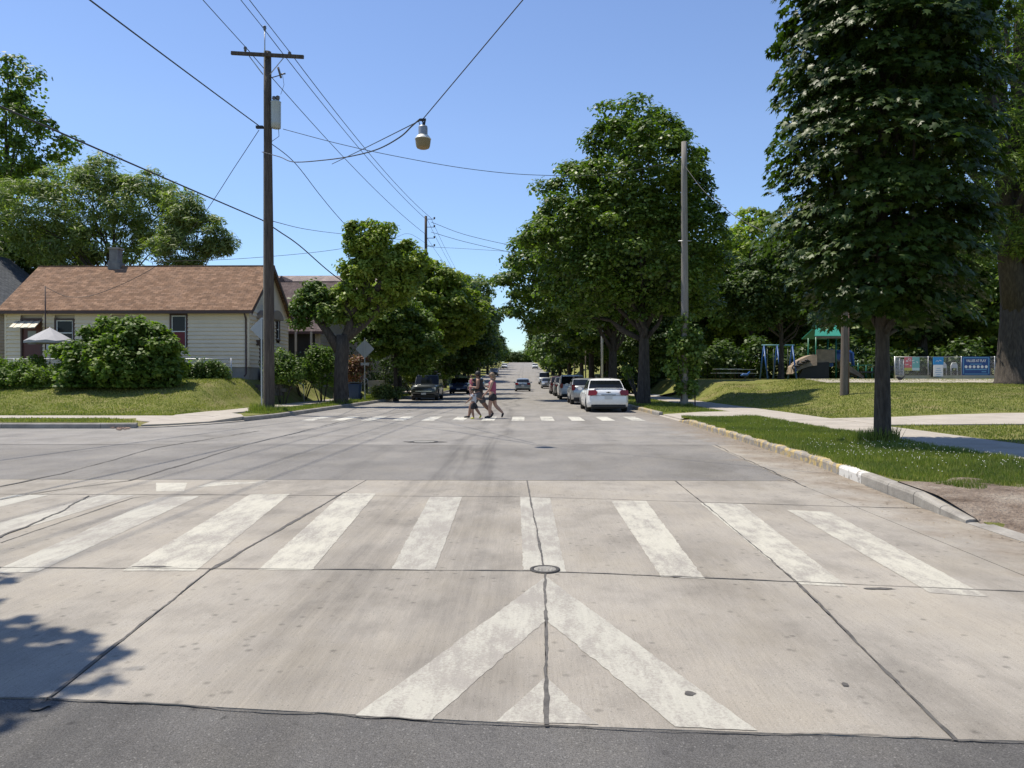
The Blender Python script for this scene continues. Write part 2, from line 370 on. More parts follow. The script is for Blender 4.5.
def clump_leaves(lobes, nsub, rsub, nleaf, rng, up=.55, inner=.22, flat=.7, rim=.9):
    """big lobes -> many small clumps over their surface -> leaves over the clumps"""
    lobes = np.array(lobes, float); area = (lobes[:, 3] * lobes[:, 5] + lobes[:, 4] * lobes[:, 5]); w = area / area.sum()
    C = []
    tries = 0
    while len(C) < nsub and tries < nsub * 8:
        tries += 1
        i = rng.choice(len(lobes), p=w); d = rng.normal(size=3); d /= np.linalg.norm(d)
        rr = rng.uniform(.7, 1.0) * rim
        p = lobes[i, :3] + d * lobes[i, 3:6] * rr
        q = np.linalg.norm((p - lobes[:, :3]) / lobes[:, 3:6], axis=1); q[i] = 9
        if q.min() < .62: continue
        C.append([*p, *d, rsub * rng.uniform(.6, 1.35)])
    C = np.array(C)
    n1 = int(nleaf * (1 - inner)); idx = rng.integers(0, len(C), n1)
    d = norm(rng.normal(size=(n1, 3)) + C[idx, 3:6] * .5 + np.array([0, 0, .35])); r = C[idx, 6:7] * np.clip(rng.normal(.86, .24, (n1, 1)), .1, 1.3)
    P = C[idx, :3] + d * r * np.array([1, 1, flat]); N = d * .55 + np.array([0, 0, up]) + rng.normal(size=(n1, 3)) * .33
    n2 = nleaf - n1; i2 = rng.choice(len(lobes), n2, p=w); d2 = norm(rng.normal(size=(n2, 3)))
    P2 = lobes[i2, :3] + d2 * lobes[i2, 3:6] * rng.uniform(.35, .85, (n2, 1)); N2 = rng.normal(size=(n2, 3)) + np.array([0, 0, .4])
    return np.vstack([P, P2]), np.vstack([N, N2]), C
def limbs(mb, base, top_z, r0, targets, rng, r_end=.03, split=.45, n=8, bend=.15, flare=1.35):
    """a tapered trunk and limbs that reach the given clump centres"""
    bx, by, bz = base; H = top_z - bz
    pts = []; rad = []
    ph = rng.uniform(0, 6)
    for i in range(13):
        t = i / 12; z = bz + H * t
        pts.append((bx + bend * math.sin(t * 3 + ph) * t, by + bend * math.cos(t * 2.3 + ph) * t, z)); rad.append(r0 * (flare if i == 0 else 1.0) * (1 - .8 * t) if i else r0 * flare)
    rad[1] = r0 * 1.02
    pts.insert(1, (bx, by, bz + min(.3, H * .04))); rad.insert(1, r0 * (1 + (flare - 1) * .35))
    mb.tube(pts, rad, n + 4)
    for c in targets:
        tz = max(split, min(.9, (c[2] - bz) / H - .25)) ; tz = split + (tz - split) * rng.uniform(.4, .9)
        s = Vector((bx + bend * math.sin(tz * 3 + ph) * tz, by + bend * math.cos(tz * 2.3 + ph) * tz, bz + H * tz)); e = Vector(c)
        mid = (s + e) / 2 + Vector((rng.normal() * .2, rng.normal() * .2, (e - s).length * .12)); q1 = (s * .7 + e * .3) + Vector((rng.normal() * .1, rng.normal() * .1, (e - s).length * .04))
        rs = r0 * (1 - .8 * tz) * .55
        mb.tube([s, q1, mid, e], [rs, rs * .75, rs * .5, r_end], n)
    return mb
def tree(name, base, lobes, label, cat='tree', group=None, leaf=F_MAPLE, bark=M_BARK, shape='lobed', size=.22, nleaf=20000, nsub=90, rsub=.9, trunk_r=.3, top=None, nlimb=12, seed=1, up=.55, inner=.22, flat=.7, split=.35, bend=.15, extra=None, droop=.25, flare=1.35):
    rng = np.random.default_rng(seed)
    root = empty(name, base, 0, label, cat, group)
    P, N, C = clump_leaves(lobes, nsub, rsub, nleaf, rng, up, inner, flat)
    top = top if top is not None else max(l[2] + l[5] * .6 for l in lobes)
    mb = MB(); tg = [C[i, :3] - C[i, 3:6] * .3 for i in rng.choice(len(C), min(nlimb, len(C)), replace=False)]
    limbs(mb, (0, 0, -.15), top, trunk_r, tg, rng, max(.02, trunk_r * .08), split, bend=bend, flare=flare)
    if extra: extra(mb)
    mb.build('trunk', bark, root, True)
    link('crown', leaves('crown', P, N, size, shape, rng, droop=droop), leaf, root)
    return root
def shrub(name, base, lobes, label, cat='shrub', group=None, leaf=F_BUSH, shape='oval', size=.14, nleaf=3000, nsub=25, rsub=.35, seed=1, up=.5, stems=6):
    rng = np.random.default_rng(seed); root = empty(name, base, 0, label, cat, group)
    P, N, C = clump_leaves(lobes, nsub, rsub, nleaf, rng, up, .3, .8); P[:, 2] = np.maximum(P[:, 2], .02)
    link('foliage', leaves('foliage', P, N, size, shape, rng), leaf, root)
    mb = MB()
    for i in rng.choice(len(C), min(stems, len(C)), replace=False):
        c = C[i]; mb.tube([(c[0] * .15, c[1] * .15, -.08), (c[0] * .5, c[1] * .5, c[2] * .5), c[:3]], [.035, .025, .008], 5)
    mb.build('stem', M_BARK, root, True); return root
def blades(name, P, h, w, mat, rng, label=None, lean=.5):
    n = len(P); a = rng.uniform(0, 2 * np.pi, n); hh = h * rng.uniform(.5, 1.3, n); ww = w * rng.uniform(.6, 1.3, n)
    hh *= .65 + .7 * (.5 + .5 * np.sin(P[:, 0] * 2.9 + np.sin(P[:, 1] * 1.7) * 2) * np.sin(P[:, 1] * 2.3))
    D = np.stack([np.cos(a), np.sin(a), np.zeros(n)], 1); la = rng.uniform(0, 2 * np.pi, n); ll = hh * lean * rng.uniform(0, 1, n)
    tip = P + np.stack([np.cos(la) * ll, np.sin(la) * ll, hh], 1)
    V = np.stack([P - D * ww[:, None] / 2, P + D * ww[:, None] / 2, tip], 1)
    o = link(name, npmesh(name, V.reshape(-1, 3), np.arange(3 * n).reshape(-1, 3)), mat); tag(o, label, 'grass', kind='stuff'); return o

# ================================================================== SETTING
def sheet(name, xs, ys, zf, mat, parent=None):
    V = np.array([(x, y, zf(x, y)) for y in ys for x in xs]); nx = len(xs)
    i = np.arange((len(ys) - 1) * (nx - 1)); r, c = i // (nx - 1), i % (nx - 1); a = r * nx + c
    o = link(name, npmesh(name, V, np.stack([a, a + 1, a + 1 + nx, a + nx], 1)), mat, parent, True); return o
def frange(a, b, n): return [a + (b - a) * i / n for i in range(n + 1)]
# base ground to the horizon, a touch below everything
xs = [-3000, -1200, -500, -250, -120, -60, -30, -13, -8, -4, 0, 4, 8, 12, 30, 60, 120, 250, 500, 1200, 3000]
ys = [-400, -100, -40, 0, 40, 80, 95, 105, 115, 125, 135, 149, 160, 200, 250, 300, 350, 410, 450, 500, 600, 720, 1000, 2000, 5000]
tag(sheet('ground', xs, ys, lambda x, y: hill(y) - .12, M_LAWN), kind='structure')
def strip(name, ys, xf, offs, mat, side, lift=0.0):
    V = []
    for y in ys:
        for o in offs:
            x = xf(y) + side * o; V.append((x, y, zland(x, y) + lift))
    nx = len(offs); i = np.arange((len(ys) - 1) * (nx - 1)); r, c = i // (nx - 1), i % (nx - 1); a = r * nx + c
    F = np.stack([a, a + 1, a + 1 + nx, a + nx], 1) if side > 0 else np.stack([a, a + nx, a + 1 + nx, a + 1], 1)
    o = link(name, npmesh(name, np.array(V), F), mat, None, True); return tag(o, kind='structure')
OFF = [.14, .4, .8, 1.2, 1.7, 2.3, 3, 3.5, 4, 4.5, 5, 5.5, 6, 6.6, 7.3, 8, 9, 10.5, 12, 14, 17, 21, 26, 33, 42, 60, 90]
YR = frange(-8, 3, 6)[:-1] + frange(3, 8.5, 22)[:-1] + frange(8.5, 60, 100)[:-1] + frange(60, 150, 40)[:-1] + frange(150, 420, 30)
strip('lawn', YR, kr, OFF, M_LAWN, 1)
YLn = [22.75, 22.9, 23.1, 23.4, 23.8, 24.3, 25] + frange(25.5, 60, 80) + frange(61, 150, 40) + frange(155, 420, 28)
strip('lawn', YLn, kl, OFF, M_LAWN, -1)
strip('lawn', frange(-8, 10.4, 30), kl, OFF, M_LAWN, -1)

# ---- main street and cross street
def road_xs(y): return frange(kl(y), kr(y), 14)
def road(name, ys, x0, x1, z, mat):
    V = []; n = 16
    for y in ys:
        a = x0(y) if callable(x0) else x0; b = x1(y) if callable(x1) else x1
        for i in range(n + 1): x = a + (b - a) * i / n; V.append((x, y, z + hill(y)))
    nx = n + 1; i = np.arange((len(ys) - 1) * n); r, c = i // n, i % n; a = r * nx + c
    o = link(name, npmesh(name, np.array(V), np.stack([a, a + 1, a + 1 + nx, a + nx], 1)), mat); return tag(o, kind='structure')
YB = 11.25                                       # concrete ends, dark asphalt begins
road('road', [17.2, 18, 20, 22, 22.59], -60, lambda y: kr(y), 0, M_ASPH)
road('road', [22.6] + YLn[2:], kl, kr, 0, M_ASPH)
road('cross_street', [YB, 13, 15, 17.19], -60, lambda y: lerp_tab([(11, 3.85), (17.2, 4.15)], y), .002, M_ASPH_DARK)
road('near_road', [-40, -10, 0, 2, 3.8], -60, lambda y: kr(y), -.004, M_ASPH_NEAR)
road('road_bed', [3.0, YB + .2], -60, 5.6, -.03, M_JOINT)
road('gutter', [10.8, 13, 15, 17.2], lambda y: lerp_tab([(11, 3.86), (17.2, 4.16)], y), lambda y: kr(y) + .02, .0, M_CONC)

# ---- concrete slabs of the near road, joint by joint (corner points read off the joints)
cp = empty('concrete_pavement', (0, 0, 0), kind='structure')
def gp(px, py): x, y = G(px, py); return (x, y)
near = lambda x: lerp_tab([(-60, 3.75), (-2.2, 3.55), (0.1, 3.31), (1.9, 3.2), (5.2, 3.10)], x)
t1 = lambda x: lerp_tab([(-60, 6.1), (-4, 6.0), (0.1, 5.97), (3.9, 5.38), (5.2, 5.2)], x)
t2 = lambda x: lerp_tab([(-60, 9.95), (-4.2, 9.8), (0, 9.7), (3.3, 9.1), (5.2, 8.8)], x)
t3 = lambda x: lerp_tab([(-60, YB), (5.2, YB)], x)
L1a, L1b, L1c = gp(33, 710), gp(210, 570), gp(345, 492)
L2a, L2b, L2c = gp(547, 727), gp(545, 572), gp(530, 497)
L3a, L3b, L3c = gp(955, 740), gp(800, 585), gp(703, 503)
cols = [[(-12, -12, -12, -12)], ]
def colx(pts): # x at the four transverse lines
    a, b, c = pts; return [a[0], b[0], c[0], c[0] + (c[0] - b[0]) * .38]
X0 = [-13.5] * 4; Xm = [-6.6, -6.35, -6.2, -6.1]; X1 = colx((L1a, L1b, L1c)); X2 = colx((L2a, L2b, L2c)); X3 = colx((L3a, L3b, L3c)); X4 = [3.55, 3.78, 3.85, 3.87]; X5 = [4.95, 4.72, 4.58, 4.78]
for lst in (X0,): pass
cx = [X0, Xm, X1, X2, X3, X4, X5]
rows = [near, t1, t2, t3]; gap = .006
for j in range(3):
    for i in range(6):
        a, b = cx[i], cx[i + 1]
        p = [(a[j] + gap, rows[j](a[j]) + gap), (b[j] - gap, rows[j](b[j]) + gap), (b[j + 1] - gap, rows[j + 1](b[j + 1]) - gap), (a[j + 1] + gap, rows[j + 1](a[j + 1]) - gap)]
        if j == 0 and i == 3: pass
        MB().prism(p, -.15, random.uniform(-.0008, .0008)).build('concrete_slab', M_CONC, cp)
# tar and dirt in the joints: ragged thin strips
def crack(pts, w, z, rng, name='crack_seal', parent=None, wob=.005, step=.05, mat=M_JOINT, wv=.8):
    P = []
    for (a, b) in zip(pts, pts[1:]):
        n = max(1, int(math.dist(a, b) / step))
        for i in range(n): t = i / n; P.append((a[0] + (b[0] - a[0]) * t, a[1] + (b[1] - a[1]) * t))
    P.append(pts[-1]); V = []; o = 0; ww = 0
    for i, p in enumerate(P):
        q = P[min(i + 1, len(P) - 1)]; r = P[max(i - 1, 0)]; d = Vector((q[0] - r[0], q[1] - r[1])); d.normalize(); nn = (-d.y, d.x)
        o = o * .8 + rng.normal() * wob * .5; ww = ww * .75 + rng.normal() * .5; h = w / 2 * max(.25, 1 + wv * ww * .6)
        zz = z + hill(p[1])
        V += [(p[0] + nn[0] * (o + h), p[1] + nn[1] * (o + h), zz), (p[0] + nn[0] * (o - h), p[1] + nn[1] * (o - h), zz)]
    F = [(2 * i, 2 * i + 1, 2 * i + 3, 2 * i + 2) for i in range(len(P) - 1)]
    return MB().add(V, F).build(name, mat, parent)
rg = np.random.default_rng(3)
crack([L1a, L1b], .016, .0036, rg, parent=cp); crack([L1b, (L1b[0] * .97 + L1c[0] * .03, L1b[1]), L1c], .024, .0036, rg, parent=cp)
crack([L2a, L2b], .018, .0036, rg, parent=cp, wob=.004); crack([L2b, L2c, (X2[3], YB)], .014, .0036, rg, parent=cp, wob=.004)
crack([L3a, L3b], .015, .0036, rg, parent=cp); crack([L3b, L3c, (X3[3], YB)], .013, .0036, rg, parent=cp)
crack([(x, t1(x)) for x in frange(-9, 4.6, 24)], .013, .0036, rg, parent=cp, wob=.008)
crack([(x, t2(x)) for x in frange(-9, 4.4, 24)], .009, .0036, rg, parent=cp, wob=.008)
crack([gp(0, 543), gp(133, 498), gp(156, 495)], .014, .0036, rg, parent=cp)
crack([(x, near(x) - .004) for x in frange(-6, 4.6, 20)], .008, .0036, rg, parent=cp, wob=.01)
# tar blobs
def blob(px, py, rx, ry, name='tar_patch', mat=M_JOINT, z=.0044, seed=0, parent=cp):
    r = random.Random(seed); x, y = G(px, py); n = 14
    return MB().add([(x + rx * math.cos(2 * math.pi * k / n) * r.uniform(.6, 1.15), y + ry * math.sin(2 * math.pi * k / n) * r.uniform(.6, 1.15), z) for k in range(n)], [tuple(range(n))]).build(name, mat, parent)
for i, (px, py, a, b) in enumerate([(690, 694, .028, .03), (40, 707, .05, .05), (152, 567, .16, .03), (880, 589, .12, .03), (832, 557, .0, .0), (676, 577, .05, .03), (424, 442, .55, .35), (845, 685, .02, .03)]):
    if a: blob(px, py, a, b, seed=i)
blob(536, 383 + 60, .0001, .0001)
# joint of dark asphalt and tar lines curving over the cross street
tl = empty('tar_lines', (0, 0, 0), kind='structure')
crack([gp(0, 487), gp(62, 474), gp(156, 448), gp(258, 431)], .035, .0082, rg, 'tar_line', tl, .02, .2)
crack([gp(0, 500), gp(60, 490), gp(129, 481), gp(250, 444), gp(344, 421), gp(420, 409)], .03, .0082, rg, 'tar_line', tl, .02, .2)
crack([gp(0, 538), gp(60, 512), gp(90, 496)], .02, .0082, rg, 'tar_line', tl, .02, .1)
crack([(x, 17.2 + .1 * math.sin(x * .7)) for x in frange(-40, 4.1, 60)], .03, .0082, rg, 'tar_line', tl, .03, .3)
crack([gp(714, 445), gp(806, 487)], .015, .0082, rg, 'tar_line', tl, .02, .1)
# utility covers
def cover(px, py, r, label, lightc):
    x, y = G(px, py); o = empty('valve_cover', (x, y, .007), 0, label, 'utility cover')
    MB().lathe([(r, -.02), (r, .004), (r * .8, .005), (r * .78, -.002)], n=28).build('frame', M('cast_iron', [(.03, .028, .026), (.06, .055, .05)], 30, .7, .5), o, True)
    mb = MB().lathe([(r * .74, -.02), (r * .74, .0025), (r * .5, .004)], n=28)
    for k in range(-2, 3): mb.box((k * r * .22, 0, .006), (r * .07, r * .9, .004))
    mb.build('lid', M('iron_lid', lightc, 30, .6, .5), o)
cover(545, 570, .118, 'small round iron valve cover where the concrete joints meet before the crosswalk', [(.16, .15, .13), (.36, .34, .30)])
cover(424, 442, .33, 'dark round manhole cover in the dark asphalt of the cross street', [(.05, .05, .05), (.10, .10, .095)])

# ---- painted markings
def sheetpoly(name, pts, z, mat, parent):
    q = []                                       # chipped, slightly wavering edges
    for a, b in zip(pts, pts[1:] + pts[:1]):
        n = max(1, int(math.dist(a, b) / .05)); d = Vector((b[0] - a[0], b[1] - a[1])).normalized()
        for i in range(n):
            t = i / n; o = random.gauss(0, .003) + (random.uniform(.004, .010) if random.random() < .05 else 0); q.append((a[0] + (b[0] - a[0]) * t - d.y * o, a[1] + (b[1] - a[1]) * t + d.x * o))
    return MB().add([(x, y, z + hill(y)) for x, y in q], [tuple(range(len(q)))]).build(name, mat, parent)
cw = empty('crosswalk', (0, 0, 0), kind='structure')
NS = [((0, 573), (22, 573), (198, 496), (165, 497)), ((122, 571), (196, 571), (290, 494), (250, 494.5)), ((258, 570), (312, 570.5), (376, 493.5), (343, 493.5)),
      ((391, 570), (435, 570), (462, 497), (430, 497)), ((523, 570), (566, 572), (550, 498), (520, 497)), ((661, 577), (705, 579), (646, 501), (611, 501)),
      ((799, 584.5), (848, 587), (741, 504), (700, 503)), ((930, 593), (988, 597), (830, 512), (787, 510))]
for i, q in enumerate(NS):
    pts = [gp(*p) for p in q]
    if i == 0: pts = [gp(-12, 574), gp(38, 572), gp(200, 496), gp(160, 497.5)]
    sheetpoly('crosswalk_stripe', pts, .0022, [M_PAINT2, M_PAINT, M_PAINT, M_PAINT2, M_PAINT2, M_PAINT, M_PAINT, M_PAINT][i], cw)
for k in range(3):
    x = -5.2 - 1.12 * k; sheetpoly('crosswalk_stripe', [(x - .25, 6.1), (x + .2, 6.1), (x + .2 + .02, 9.75), (x - .23, 9.75)], .0022, M_PAINT2, cw)
am = empty('road_arrow_marking', (0, 0, 0), kind='structure')
apx = gp(546, 577)
sheetpoly('painted_bar', [gp(355, 716), gp(432, 720), gp(546, 620), gp(546, 577)], .0022, M_PAINT2, am)
sheetpoly('painted_bar', [gp(546, 577), gp(546, 620), gp(675, 727), gp(757, 731)], .0023, M_PAINT2, am)
sheetpoly('painted_bar', [gp(496, 722), gp(598, 725), gp(546, 677)], .0022, M_PAINT2, am)
sheetpoly('painted_bar', [gp(156, 491.5), gp(184, 491.5), gp(187, 483), gp(156, 483)], .0022, M_PAINT, am)
sheetpoly('painted_bar', [gp(196, 487.5), gp(230, 485), gp(270, 482), gp(215, 482)], .0022, M_PAINT, am)
cf = empty('far_crosswalk', (0, 0, 0), kind='structure')
for k in range(12):
    x = 4.02 - 1.06 * k
    if x > -8.4: sheetpoly('crosswalk_stripe', [(x - .26, 26.9), (x + .2, 26.9), (x + .2, 29.7), (x - .26, 29.7)], .006, M_PAINT3, cf)

# ---- kerbs, cast in lengths with open joints
def kerb(name, path, mats, h=.15, w=.15, side=1, lens=2.4, drop=None):
    root = empty(name, (0, 0, 0), kind='structure')
    seg = [(a, b) for a, b in zip(path, path[1:])]; d = 0
    for a, b in seg:
        Ld = math.dist(a, b); n = max(1, round(Ld / lens))
        for i in range(n):
            t0, t1_ = i / n, (i + 1) / n
            p = [a[0] + (b[0] - a[0]) * t0, a[1] + (b[1] - a[1]) * t0]; q = [a[0] + (b[0] - a[0]) * t1_, a[1] + (b[1] - a[1]) * t1_]
            u = Vector((q[0] - p[0], q[1] - p[1])); l = u.length
            if l < .05: continue
            u.normalize(); nn = Vector((u.y, -u.x)) * side; g = .006
            p = (p[0] + u.x * g, p[1] + u.y * g); q = (q[0] - u.x * g, q[1] - u.y * g)
            mb = MB(); vs = []
            for (x, y) in (p, q):
                hh = h * (drop(x, y) if drop else 1) ; z = hill(y)
                for o, zz in ((0, -.12), (0, hh * .75), (.015, hh * .95), (.04, hh + .004), (w, hh + .008), (w, -.12)): vs.append((x + nn.x * o, y + nn.y * o, z + zz))
            fs = [(k, (k + 1) % 6, 6 + (k + 1) % 6, 6 + k) for k in range(6)] + [tuple(reversed(range(6))), tuple(range(6, 12))]
            m = mats(p[0], p[1]); mb.add(vs, fs).build('kerb_stone', m, root)
    return root
def rmat(x, y):
    if 10.9 < y < 13.6: return M_KWHT if y < 12.0 else M_KYEL
    if 13.6 <= y < 26.5 or 30.5 < y < 37: return M_KYEL
    return M_KERB
pr = [(kr(y), y) for y in [8.0, 8.5, 9.2, 10, 11, 12, 13.3, 16, 20, 25, 26.6]]
pr2 = [(kr(y), y) for y in [30.4, 32, 38, 46, 60, 80, 100, 140, 200, 300, 410]]
kerb('kerb', pr, rmat, side=1, drop=lambda x, y: ss((y - 7.6) / 1.6) * .9 + .1 if y < 20 else max(.25, ss((26.9 - y) / 1.5)), lens=1.5)
kerb('kerb', [(kr(y), y) for y in (-8, 0, 3, 5.5, 7, 8.0)], lambda x, y: M_KERB, h=.008, w=.2, side=1)
kerb('kerb', [(kr(y), y) for y in (26.6, 30.4)], lambda x, y: M_WALK, h=.03, side=1)
kerb('kerb', pr2, rmat, side=1)
lmat = lambda x, y: M_KERB
kerb('kerb', [(-60, 22.6), (-12.6, 22.6), (-11.6, 22.75)], lmat, side=-1, lens=3)
kerb('kerb', [(kl(y), y) for y in (22.75, 23.3, 24.5, 26.4)], lambda x, y: M_WALK, h=.035, side=-1)
kerb('kerb', [(kl(y), y) for y in (26.4, 29, 36, 50, 66, 90, 140, 200, 300, 410)], lmat, side=-1, lens=3)
kerb('kerb', [(kl(y), y) for y in (-8, 0, 9.2, 9.9, 10.5, 10.8)] + [(-60, 10.9)], lmat, side=-1, lens=3)

# ---- sidewalks slab by slab
def walkway(name, P, Q, n, lift=.02, mat=M_WALK, thick=.12):
    """slabs between edge polylines P and Q (functions of t)"""
    root = empty(name, (0, 0, 0), kind='structure')
    for i in range(n):
        a, b = i / n, (i + 1) / n; e = .006
        p0, p1, q0, q1 = P(a), P(b), Q(a), Q(b)
        c = [p0, p1, q1, q0]; m = (sum(x[0] for x in c) / 4, sum(x[1] for x in c) / 4)
        c = [(x + (m[0] - x) * .006, y + (m[1] - y) * .006) for x, y in c]
        zs = [zland(x, y) + lift + random.uniform(-.004, .004) for x, y in c]
        MB().prism(c, [z - thick for z in zs], zs).build('paving_slab', mat, root)
    return root
seg = lambda a, b: (lambda t: (a[0] + (b[0] - a[0]) * t, a[1] + (b[1] - a[1]) * t))
walkway('sidewalk', seg((8.05, -6), (8.05, 21)), seg((9.95, -6), (9.95, 21)), 17)
walkway('sidewalk', seg((8.05, 21), (8.15, 31)), seg((9.95, 21), (10.1, 31)), 6)
walkway('sidewalk', seg((8.15, 31), (7.9, 90)), seg((10.1, 31), (9.8, 90)), 34)
walkway('park_path', seg((9.96, 21.8), (40, 22.6)), seg((9.97, 25.2), (40, 25.6)), 16, lift=.03)
walkway('kerb_ramp', seg((kr(26.6) + .15, 26.7), (8.04, 26.9)), seg((kr(30.3) + .15, 30.3), (8.14, 30.3)), 2, lift=.035)
walkway('sidewalk', seg((-50, 25.0), (-12.2, 24.9)), seg((-50, 26.5), (-12.2, 26.6)), 24)
walkway('sidewalk', seg((-10.75, 30), (-10.35, 90)), seg((-12.25, 30), (-11.85, 90)), 38)
# corner ramp on the left: fan of slabs
rp = empty('kerb_ramp', (0, 0, 0), kind='structure')
for c in ([(-12.19, 24.9), (-11.55, 22.93), (-10.95, 23.5), (-10.85, 26.6), (-12.19, 26.6)], [(-10.94, 23.5), (-10.25, 24.75), (-9.75, 26.5), (-10.1, 27.2), (-10.84, 28.2), (-10.84, 26.62)],
          [(-12.24, 26.62), (-10.85, 26.62), (-10.84, 28.22), (-10.76, 29.98), (-12.24, 29.98)]):
    m = (sum(x[0] for x in c) / len(c), sum(x[1] for x in c) / len(c)); c = [(x + (m[0] - x) * .006, y + (m[1] - y) * .006) for x, y in c]
    zs = [zland(x, y) + .045 for x, y in c]
    MB().prism(c, [z - .1 for z in zs], zs).build('paving_slab', M_WALK, rp)
# pale playground surfacing and the path before the fence
walkway('playground_path', seg((16.5, 42.2), (34, 42.0)), seg((16.5, 45.6), (34, 45.6)), 10, lift=.035)
tag(MB().add([(x, y, zland(x, y) + .03) for x, y in ((11, 51), (27, 51), (29, 55), (29, 64), (10, 64), (9.5, 56))], [tuple(range(6))]).build('playground_surface', M('rubber_mulch', [(.30, .32, .34), (.42, .43, .43)], 4, .95, .5, 50)), kind='structure')
# bare earth by the kerb at right
def dirtz(x, y): return zland(x, y) + .014 + (.016 + .016 * math.sin(x * 7.1 + y * 3.3) * math.sin(y * 5.3 - x * 2)) * ss((x - 5.0) * 1.2) + .006 * math.sin(x * 23) * math.sin(y * 19) * ss((x - 5) * 2)
dd = []
ysd = frange(3.2, 10.2, 60)
V = []; nxd = 44
for y in ysd:
    for i in range(nxd + 1):
        t = i / nxd; x0 = kr(y) + .10 * ss((y - 7.2) / .8); x1 = 8.04; wob = .35 * math.sin(t * 9) + .25 * math.sin(t * 21 + 2)
        yy = y if y < 8.7 else 8.7 + (y - 8.7) * (.8 + .45 * wob); x = x0 + (x1 - x0) * t; zd = dirtz(x, yy) + random.uniform(0, .012) * ss((x - x0) * 3); zd = zd if yy > 7.9 else -.012 + (zd + .012) * min(1, (x - x0) / .35); V.append((x, yy, zd + (0 if y < 10.1 else -.06)))
nx = nxd + 1; i = np.arange((len(ysd) - 1) * nxd); r_, c_ = i // nxd, i % nxd; a_ = r_ * nx + c_
tag(link('dirt_patch', npmesh('dirt_patch', np.array(V), np.stack([a_, a_ + 1, a_ + 1 + nx, a_ + nx], 1)), M_DIRT, None, True), kind='structure')

# ---- grass
rng = np.random.default_rng(11)
def zl_arr(P):
    return np.array([zland(x, y) for x, y in P])
def scatter(n, xr, yr, ok, power=1.0):
    out = []
    while len(out) < n:
        x = rng.uniform(*xr, 4000); y = yr[0] + (yr[1] - yr[0]) * rng.uniform(0, 1, 4000) ** power
        for a, b in zip(x, y):
            if ok(a, b): out.append((a, b))
            if len(out) >= n: break
    P = np.array(out); return np.column_stack([P, zl_arr(P)])
def clump(x, y): return rng.uniform() < .35 + .65 * ss(.5 + .6 * math.sin(x * 4.1 + 1.7 * math.sin(y * 2.3)) * math.sin(y * 3.7 + math.sin(x * 2)))
def vergeR(x, y): return clump(x, y) and kr(y) + .06 + .05 * math.sin(y * 5) < x < 8.02 and (9.6 + .5 * math.sin(x * 3) + .3 * math.sin(x * 8) < y < 26.6)
blades('grass', scatter(95000, (4.9, 8.1), (9.0, 26.7), vergeR, 1.5), .075, .013, M_BLADE, rng, 'rough green verge grass between the right kerb and the sidewalk')
def lawnR(x, y): return x > 10.1 and ((y > 25.7) or y < 21.7) and x < .72 * y + 2
blades('grass', scatter(70000, (10, 30), (14, 46), lawnR, .9), .06, .028, M_BLADE_DRY, rng, 'mown park lawn behind the path at the right')
blades('grass', scatter(9000, (5.4, 8.2), (30.5, 60), lambda x, y: kr(y) + .15 < x < 7.8, 1.4), .09, .03, M_BLADE, rng, 'verge grass around the parked cars and the bare pole')
def lawnL(x, y): return (x < -12.3 and 26.7 < y < 38.6 and x > -.72 * y - 2) or (22.9 < y < 24.85 and x < -12.5)
blades('grass', scatter(60000, (-29, -12), (22.8, 38.6), lawnL, 1), .06, .028, M_BLADE_DRY, rng, 'mown lawn sloping up to the beige house')
blades('grass', scatter(9000, (-10.8, -8.3), (28.4, 62), lambda x, y: x < kl(y) - .17 and x > -10.72 + .006 * (y - 30) and y > 28 + (x + 9) * -.6, 1.6), .085, .03, M_BLADE, rng, 'verge grass along the left kerb')
# taller tufts at feet of pole and trees
def tuft(c, r, n, h, w=.02):
    a = rng.uniform(0, 2 * np.pi, n); rr = r * np.sqrt(rng.uniform(0, 1, n)); P = np.column_stack([c[0] + rr * np.cos(a), c[1] + rr * np.sin(a)]); return np.column_stack([P, zl_arr(P)])
TP = np.vstack([tuft((-10.3, 30.7), .75, 1500, 0), tuft((7.3, 16.1), .42, 900, 0), tuft((7.3, 35.3), .4, 500, 0), tuft((-9.3, 50), 1.2, 1500, 0), tuft((-9.6, 40), .6, 500, 0)])
blades('grass', TP, .24, .028, M_BLADE, rng, 'long uncut grass around the feet of poles and trunks', .6)
# clover heads
CP = scatter(330, (5.2, 8.0), (10, 26), lambda x, y: vergeR(x, y) and (rng.uniform() < .12 or math.hypot(x - 7.0, y - 13.6) < 1.6 + rng.uniform()), 1.6)
mb = MB()
for x, y, z in CP:
    z += random.uniform(.06, .13); r = .008
    mb.add([(x - r, y, z), (x, y - r, z), (x + r, y, z), (x, y + r, z), (x, y, z + r), (x, y, z - r)], [(0, 1, 4), (1, 2, 4), (2, 3, 4), (3, 0, 4), (1, 0, 5), (2, 1, 5), (3, 2, 5), (0, 3, 5)])
tag(mb.build('clover', plain('clover_white', (.7, .68, .6), .8)), 'white clover heads scattered in the verge around the young maple', 'clover', kind='stuff')
# leaf litter and grit in the right gutter
mb = MB()
for k in range(420):
    y = random.uniform(7, 26); x = kr(y) - abs(random.gauss(0, .35)) - .03; r = random.uniform(.006, .022); a = random.uniform(0, 6)
    mb.add([(x + r * math.cos(a + q) * u, y + r * math.sin(a + q) * u, .006 + random.uniform(0, .008)) for q, u in ((0, 1), (1.5, .5), (3.1, 1), (4.7, .5))], [(0, 1, 2, 3)])
tag(mb.build('leaf_litter', M('litter', [(.10, .07, .04), (.35, .28, .18)], 8, .9, 0, coord='pos')), 'dry leaf scraps and grit along the right gutter', 'litter', kind='stuff')

